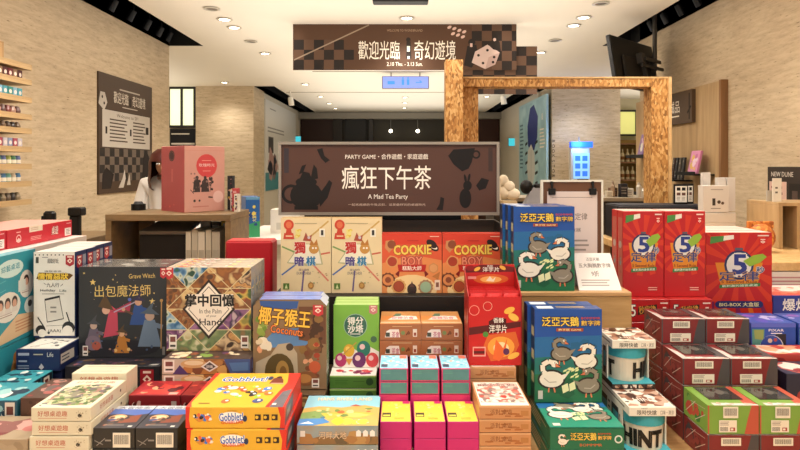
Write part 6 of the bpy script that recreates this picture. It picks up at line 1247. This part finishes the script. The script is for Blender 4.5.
# ------------------------------------------------------------------ product shelves on the left wall
ZS = [.615, .52, .41, .305, .218, .105, 0.0, -.106, -.218]
SHW = grain([(.3, 'B08E60'), (.7, 'CDAE80')], (6, .6, 6), 3, 5, .5)
names = ['uppermost', 'second', 'third', 'fourth', 'fifth', 'sixth', 'seventh', 'eighth', 'lowest']
for i, z in enumerate(ZS):
    t = thing('wall_shelf', 'pale wooden product shelf on the left wall, %s from the top' % names[i], 'shelf', (-2.5, 3.0, D(z)), 0, 'product shelves on the left wall')
    mb = MB(); mb.box(0, .205, -.2, .74, -.02, 0, SHW, .0); mb.build('board', t)
    mb = MB(); mb.box(.197, .205, -.2, .74, .0005, .014, SHW); mb.build('lip', t)
    if i == 0:
        mb = MB(); mb.box(.02, .17, -.18, .53, 0, .115, M('B08A5C', .5, .06), .002); f = Face(mb, (.17, -.18, 0), (0, 1, 0), (0, 0, 1), .71, .115); f.Rc(.02, .1, .98, .9, M('BE9A6C', .5, .05)); o = tag(mb.build('wooden_box'), 'long shallow wooden box on the uppermost wall shelf', 'box'); o.location = (-2.5, 3.0, D(z) + .001); continue
    pal = [['8A2A30', 'B04A50', '6A2026'], ['6A1E24', '8A6A50', '4A1C1E'], ['3A8A80', '7AA8C0', '4A9AA8'], ['8A4A44', 'B08A7A', '6A4A44'], ['5A4638', '3A2E28', '7A6048'], ['8A94B0', 'A84A5A', 'C0B8C0'], ['A8B060', '5A8A6A', '6A78A8'], ['7AB0A0', 'C8B8A0', '5A86B0'], ['6A5A4A', '3A3430', '8A7A60']][i]
    cnt = 6
    for k in range(cnt):
        yy = .43 + k * .0455; ww, hh = .040, .062 if i != 4 else .05
        if i in (1, 2, 5): 
            mb = MB(); mb.box(-.02, .02, -ww/2, ww/2, 0, hh, W(pal[k % 3]), .001); f = Face(mb, (.02, -ww/2, 0), (0, 1, 0), (0, 0, 1), ww, hh); f.E(.5, .55, .3, W('E8D8CC')); f.Rc(.2, .08, .8, .2, W('D8C0B8')); o = mb.build('small_carton'); cat = 'carton'
        elif i in (3, 4, 8):
            mb = MB(); mb.lathe([(.0001, 0), (.017, 0), (.020, hh * .5), (.014, hh * .75), (.012, hh * .9), (.0001, hh * .95)], W(pal[k % 3]), 14); mb.ball((0, 0, hh * .72), .014, W(pal[(k + 1) % 3]), 10, 6); o = mb.build('figurine'); cat = 'ornament'
        else:
            mb = MB(); mb.lathe([(.0001, 0), (.019, 0), (.0198, hh * .8), (.017, hh * .84), (.017, hh), (.0001, hh)], W(pal[k % 3]), 16, mats=None); mb.lathe([(.0203, hh * .25), (.0203, hh * .6)], W('E6DCC8'), 16); o = mb.build('canister'); cat = 'canister'
        tag(o, 'small %s item on the %s wall shelf, %s from its near end' % ({'carton': 'boxed', 'ornament': 'ornamental', 'canister': 'canister'}[cat], names[i], ['first', 'second', 'third', 'fourth', 'fifth', 'sixth', 'seventh', 'eighth', 'ninth'][k]), cat, 'small goods on the %s wall shelf' % names[i]); o.location = (-2.5 + .165, 3.0 + yy, D(z) + .001)

# ================================================================== right background
ZT = D(-.45)
t = thing('display_table', 'pale oak display table by the right wall behind the quiz games', 'table', (1.9, 3.4, 0))
mb = MB(); mb.box(-.62, .58, -.60, .53, ZT - .04, ZT, grain([(.3, 'C49A5E'), (.55, 'D8B27A'), (.8, 'E2C492')], (3, 3, 3), 9, 6, .5), .002); mb.build('tabletop', t)
for x in (-.58, .54):
    for y in (-.20, .48): mb = MB(); mb.box(x - .03, x + .03, y - .03, y + .03, 0, ZT - .041, OAK); mb.build('leg', t)
# wooden crate stand with leaflet
t = thing('crate', 'open upright wooden crate at the right edge', 'crate', (pX(773, 3.3), 3.25, ZT + .001))
mb = MB(); mb.box(0, .34, 0, .30, .232, .25, OAK); mb.build('top_board', t)
for x in (0, .10, .32): mb = MB(); mb.box(x, x + .022, .0, .30, 0, .231, OAK); mb.build('upright', t)
mb = MB(); mb.box(.0225, .0995, .27, .285, 0, .23, DKOAK); mb.box(.1225, .3195, .27, .285, 0, .23, DKOAK); mb.build('back_panel', t)
mb = MB(); mb.box(-.032, .032, 0, .04, 0, .21, W('5A5048')); f = Face(mb, (-.032, 0, 0), (1, 0, 0), (0, 0, 1), .064, .21); f.Rc(.1, .5, .9, .95, W('2A2A2A')); o = tag(mb.build('small_carton'), 'dark small carton inside the wooden crate', 'carton'); o.location = (pX(773, 3.3) + .22, 3.36, ZT + .002)
t = thing('leaflet_holder', 'white leaflet in a slanted holder on the wooden crate', 'leaflet holder', (pX(781, 3.3), 3.33, ZT + .252))
mb = MB(); vs = [(-.028, 0, 0), (.028, .01, 0), (.045, .035, .13), (-.012, .025, .13)]
mb.add(vs + [(x, y + .004, z) for x, y, z in vs], [(0, 1, 2, 3), (7, 6, 5, 4), (0, 4, 5, 1), (1, 5, 6, 2), (2, 6, 7, 3), (3, 7, 4, 0)], M('E9E2D6', .5, .02)); f = Face(mb, vs[0], Vector((.056, .01, 0)).normalized(), Vector((.016, .025, .13)).normalized(), .056, .13); f.k = 20; f.lines(.3, .7, .3, .7, 2, M('6A625A', .5, 0)); mb.build('leaflet', t)
mb = MB(); mb.box(-.03, .04, .05, .056, 0, .06, M('C8C2B8', .3, 0)); mb.build('rear_stay', t)
# poster standing at the right wall
y0, y1 = 3.70, 4.06; t = thing('wall_poster', 'dark poster with pale pink panel on the right wall', 'poster', (2.5, y1, D(-.31))); w, h = .36, .305
mb = MB(); mb.box(-.012, 0, -w, 0, 0, h, M('3E342E', .5, .05)); f = Face(mb, (-.012, 0, 0), (0, -1, 0), (0, 0, 1), w, h); f.Rc(.05, .05, .55, .68, M('DDB9AA', .5, .03)); f.T('NEW DUNE', .42, .84, .10, M('D8CFC2', .5, 0), .62, .02); f.lines(.1, .45, .1, .62, 4, M('A87A70', .5, 0)); f.Rc(.62, .1, .95, .65, M('2A2420', .5, .1)); f.Rc(.7, .2, .85, .5, M('5A4A42', .5, .1)); mb.build('poster_sheet', t)
t = thing('pouch', 'orange patterned fabric pouch lying on the oak display table', 'pouch', (pX(760, 3.15), 3.15, ZT + .001))
mb = MB(); mb.ball((0, 0, .075), (.075, .06, .074), art(['D8823A', 'E09A4A', 'A85A2A', 'C8702E'], 60, 2.0, .7)); mb.build('fabric_body', t, smooth=True); mb = MB(); mb.box(-.07, .07, -.008, .008, .12, .16, art(['D8823A', 'E09A4A', 'A85A2A', 'C8702E'], 60, 2.0, .7), .004); mb.build('gathered_top', t)
# white boxes on the display table
def plain_box(w, d, h, lab, x, y, z, rz=0, marks=True, cat='carton', name='carton'):
    mb, f = carton(w, d, h, M('D6D0CA', .5, .03)); y_ = f['front']
    if marks: y_.Rc(.36, .25, .48, .52, W('3A342E')); y_.E(.62, .38, .07, W('4A3A30')); y_.E(.76, .34, .06, W('5A463A')); y_.lines(.3, .7, .1, .18, 1, W('8A847C')); y_.lines(.3, .8, .8, .9, 1, W('A8A29A'))
    o = tag(mb.build(name), lab, cat); o.location = (x, y, z); o.rotation_euler.z = R(rz); return o
for k in range(3): 
    o = plain_box(.19, .13, .058, 'white flat box lying beneath the upright printed white box, %s' % ['lowest', 'middle', 'uppermost'][k], pX(719, 3.5) , 3.56, ZT + .001 + k * .0595, 4, False, 'box', 'flat_box'); 
plain_box(.15, .06, .155, 'white upright box with small dark pictures on the flat white boxes', pX(715.5, 3.5), 3.525, ZT + .181)
plain_box(.05, .03, .20, 'narrow white box behind the printed upright box, left of two', pX(718.5, 3.6), 3.58, ZT + .181, 0, False); plain_box(.05, .03, .20, 'narrow white box behind the printed upright box, right of two', pX(728, 3.6), 3.58, ZT + .181, 0, False); plain_box(.045, .03, .23, 'narrow cream and white box with gold side, behind the printed box', pX(705.5, 3.6), 3.60, ZT + .181, 0, False)
# black framed cards
t = thing('dark_tray', 'long dark box standing behind the quiz games', 'box', (pX(662, 3.75), 3.75, 0)); mb = MB(); mb.box(-.30, .26, -.06, .16, ZT + .001, D(-.245), M('23242C', .5, .05), .004); mb.build('body', t); mb = MB(); mb.box(-.29, .25, -.05, .15, D(-.2445), D(-.24), M('2E3038', .5, .05)); mb.build('top_panel', t)
for i, px in enumerate((681, 692.5)):
    t = thing('display_card', 'black framed white card with printed panels, %s of the two' % ['left', 'right'][i], 'card', (pX(px, 3.76), 3.76 + i * .05, D(-.239))); ww, hh = .088 if i == 0 else .066, .125
    mb = MB(); mb.box(-ww/2, ww/2, 0, .012, 0, hh, black, .002); mb.build('frame', t); mb = MB(); mb.box(-ww/2 + .008, ww/2 - .008, -.002, -.0002, .012, hh - .012, M('E6E0D6', .5, .02)); f = Face(mb, (-ww/2 + .008, -.002, .012), (1, 0, 0), (0, 0, 1), ww - .016, hh - .024)
    for a in (.12, .56): f.Rc(a, .72, a + .32, .92, black); f.Rc(a, .42, a + .32, .60, M('6A4A40', .5, .1)); f.lines(a, a + .32, .1, .35, 3, M('8A8078', .5, 0))
    mb.build('card', t)
# mid counter with clutter seen through the frame
t = thing('mid_counter', 'dark counter with small goods behind the wooden frame', 'counter', (1.7, 4.9, 0))
mb = MB(); mb.box(-.95, .5, 0, .5, D(-.29), D(-.26), M('A89A86', .4, .04), .002); mb.build('counter_top', t); mb = MB(); mb.box(-.93, .48, .02, .48, 0, D(-.291), M('3A332E', .5, .05)); mb.build('body', t)
rd = random.Random(14)
for i, (px, c, ww, hh, kind, lab) in enumerate((
    (608, 'D8CCB8', .05, .05, 'box', 'cream small box left on the rear counter'), (614.5, '6A4A34', .06, .075, 'box', 'brown small box on the rear counter'), (622, '2A2A30', .06, .11, 'box', 'black small display on the rear counter'),
    (630, 'E2DCD0', .07, .07, 'box', 'white small box before the wooden post'), (638, 'C8BEB0', .05, .12, 'cup', 'pale tall cup before the wooden post'), (645, 'E6DED0', .06, .07, 'cup', 'white short cup before the wooden post'), (612, 'A89078', .04, .13, 'cup', 'beige bottle on the rear counter'))):
    mb = MB()
    if kind == 'box': mb.box(-ww/2, ww/2, 0, .06, 0, hh, W(c), .002); Face(mb, (-ww/2, 0, 0), (1, 0, 0), (0, 0, 1), ww, hh).lines(.1, .9, .2, .8, 3, W('8A8078'))
    else: mb.lathe([(.0001, 0), (ww * .4, 0), (ww * .45, hh * .7), (ww * .25, hh * .85), (ww * .25, hh), (.0001, hh)], W(c), 16, (0, .03, 0))
    o = tag(mb.build('small_box' if kind == 'box' else 'cup'), lab, 'box' if kind == 'box' else 'cup'); o.location = (pX(px, 5.05), 5.0 + .06 * (i % 2), D(-.259))
t = thing('table_sign', 'small black table sign with white letters above the clip board', 'sign', (pX(588.5, 5.0), 5.15, D(-.259))); mb = MB(); mb.box(-.048, .048, 0, .01, .06, .15, black, .002); f = Face(mb, (-.048, 0, .06), (1, 0, 0), (0, 0, 1), .096, .09); f.T('收銀', .5, .55, .3, ink, .5); mb.build('sign_panel', t); mb = MB(); mb.box(-.006, .006, .002, .008, .008, .059, black); mb.box(-.03, .03, -.02, .03, 0, .008, black); mb.build('stand', t)
for o in [x for x in bpy.data.objects if x.name.startswith('mid_counter')]: pass
# kiosk with blue screen
Y = 9.4; t = thing('kiosk', 'self service kiosk with glowing blue screen by the right travertine wall', 'kiosk', (pX(581, Y), Y, 0))
mb = MB(); mb.box(-.16, .14, 0, .12, 0, D(.28), M('D8D6D2', .4, .02), .01); mb.build('body', t); mb = MB(); mb.box(-.12, .13, -.012, -.001, D(-.2), D(.2), emit('8FC4F0', .65)); f = Face(mb, (-.12, -.012, D(-.2)), (1, 0, 0), (0, 0, 1), .25, .4); b2 = emit('2E6AD0', .9)
for a, b in ((.1, .1), (.55, .1), (.1, .4), (.55, .4), (.1, .7), (.55, .7)): f.Rc(a, b, a + .32, b + .2, b2)
mb.build('screen', t); mb = MB(); mb.box(-.16, .18, -.02, .08, D(.29), D(.38), emit('2260DC', 1.0)); mb.build('top_light', t); mb = MB(); mb.tube((-.02, .04, D(.381)), (-.02, .04, D(.46)), .008, .008, steel, 8); mb.build('antenna', t)
gl = bpy.data.lights.new('kiosk_glow', 'POINT'); gl.energy = 9; gl.color = (.2, .45, 1); gl.shadow_soft_size = .1; go = bpy.data.objects.new('kiosk_glow', gl); C.objects.link(go); go.location = (pX(578, Y), Y - .12, D(.36))
# far right bar shelves with lit yellow panel and bottles
t = thing('bar_shelf', 'far wooden bar shelf with bottles seen beside the travertine wall', 'shelf', (pX(628, 11.3), 11.2, 0))
for z in (.40, .05, -.28): mb = MB(); mb.box(-.3, .3, 0, .3, D(z), D(z) + .03, DKOAK); mb.build('shelf_board', t)
mb = MB(); mb.box(-.3, .3, .3, .33, 0, D(.5), M('A08040', .6, .05)); mb.build('back_panel', t)
for x in (-.32, .30): mb = MB(); mb.box(x, x + .02, 0, .33, 0, D(.5), DKOAK); mb.build('side_panel', t)
bt = MB(); bt.lathe([(.0001, 0), (.035, 0), (.035, .14), (.013, .18), (.013, .24), (.0001, .24)], W('D8C8A0'), 12); bt.lathe([(.0355, .04), (.0355, .10)], W('8A5A30'), 12); bt = tag(bt.build('bottle'), '', 'bottle', 'bottles on the far bar shelf')
for z, nme in ((.08, 'middle'), (-.25, 'lower')):
    for k in range(5): place(bt, 'bottle on the %s board of the far bar shelf, %s from the left' % (nme, ['first', 'second', 'third', 'fourth', 'fifth'][k]), pX(628, 11.3) - .2 + k * .095, 11.3, D(z) + .001)
# white figurine and chair-like stool behind the chip display
Y = 4.5; t = thing('plush_toy', 'white rounded plush figure on a small stand right of the sign', 'plush toy', (pX(508, Y), Y, D(-.26)))
wh = M('F2E6D0', .8, .03)
mb = MB(); mb.ball((-.035, 0, .15), (.04, .035, .045), wh); mb.ball((.005, -.01, .105), (.045, .04, .045), wh); mb.ball((.035, -.01, .05), (.055, .045, .045), wh); mb.ball((-.03, -.005, .06), (.045, .04, .05), wh); mb.build('body', t, smooth=True)
mb = MB(); mb.box(-.075, -.055, -.03, .04, .0, .17, M('E9DCC4', .6, .03), .004); mb.build('back_rest', t)
mb = MB(); mb.tube((-.02, 0, -.5), (-.02, 0, 0), .04, .04, M('D8C4A0', .5, .03), 16); mb.box(-.05, .06, -.05, .05, -.09, .002, M('D8BE94', .5, .03), .003); mb.tube((-.02, 0, D(-.26) * -1), (-.02, 0, -.49), .03, .03, M('4A4038', .5, .03), 12); mb.build('stand', t)
Y = 4.6; t = thing('bag', 'grey bag with black round cap behind the upper swan box', 'bag', (pX(531, Y), Y, D(-.30)))
mb = MB(); vs = [(-.06, -.05, 0), (.10, -.05, 0), (.10, .05, 0), (-.06, .05, 0), (-.0, -.02, .13), (.06, -.02, .15), (.06, .02, .15), (-.0, .02, .13)]; mb.add(vs, [(0, 1, 5, 4), (1, 2, 6, 5), (2, 3, 7, 6), (3, 0, 4, 7), (4, 5, 6, 7), (3, 2, 1, 0)], M('9A9AA0', .6, .1, 20)); mb.build('bag_body', t)
mb = MB(); mb.ball((-.035, 0, .14), (.05, .045, .055), black); mb.box(.02, .13, -.03, .03, .13, .165, black, .01); mb.build('cap', t)
t = thing('plinth', 'dark plinth carrying the grey bag', 'plinth', (pX(536, 4.6), 4.6, 0)); mb = MB(); mb.box(-.14, .14, -.12, .12, 0, D(-.301), M('4A3E34', .5, .05)); mb.build('body', t); mb = MB(); mb.box(-.145, .145, -.125, .125, D(-.3008) - .012, D(-.3008), M('8A7A66', .5, .03)); mb.build('top_edge', t)

def soft(x, y, sx, sy, p):  # added unseen upward fill, no fixtures, brightens the ceiling
    l = bpy.data.lights.new('ceiling_fill', 'AREA'); l.shape = 'RECTANGLE'; l.size = sx; l.size_y = sy; l.energy = p; l.color = (1, .95, .87)
    o = bpy.data.objects.new('ceiling_fill', l); C.objects.link(o); o.location = (x, y, 2.15); o.rotation_euler = (R(180), 0, 0)
soft(0, 3.0, 3.4, 7.5, 78); soft(0, 10.2, 3.2, 6.5, 65); soft(-4.6, 8.0, 2.5, 3, 25); soft(4.8, 9.0, 2.5, 4, 30)
# ================================================================== camera, added ambient fill for the rest of the store, view
cam = bpy.data.cameras.new('camera'); cam.sensor_fit = 'HORIZONTAL'; cam.sensor_width = 36; cam.lens = F * 36 / 800; cam.shift_y = -(225 - HY) / 800; cam.clip_start = .05
co = bpy.data.objects.new('camera', cam); C.objects.link(co); co.location = (0, 0, CZ); co.rotation_euler = (R(90), 0, 0); SC.camera = co
wd = bpy.data.worlds.new('store_light'); wd.use_nodes = True; wd.node_tree.nodes['Background'].inputs['Color'].default_value = (1.0, .95, .88, 1); wd.node_tree.nodes['Background'].inputs['Strength'].default_value = .62; SC.world = wd
SC.view_settings.view_transform = 'Standard'; SC.view_settings.look = 'None'; SC.view_settings.gamma = 1.0; SC.view_settings.use_curve_mapping = False
SC.view_settings.exposure = EXPO
SC.cycles.use_denoising = True; SC.cycles.max_bounces = 6; SC.cycles.diffuse_bounces = 4; SC.cycles.transparent_max_bounces = 6; SC.cycles.sample_clamp_indirect = 6; SC.cycles.caustics_reflective = False; SC.cycles.caustics_refractive = False
for x in list(bpy.data.objects):   # prototypes never placed
    if x.parent is None and x.type == 'MESH' and 'label' in x.keys() and not x['label'] : bpy.data.objects.remove(x)
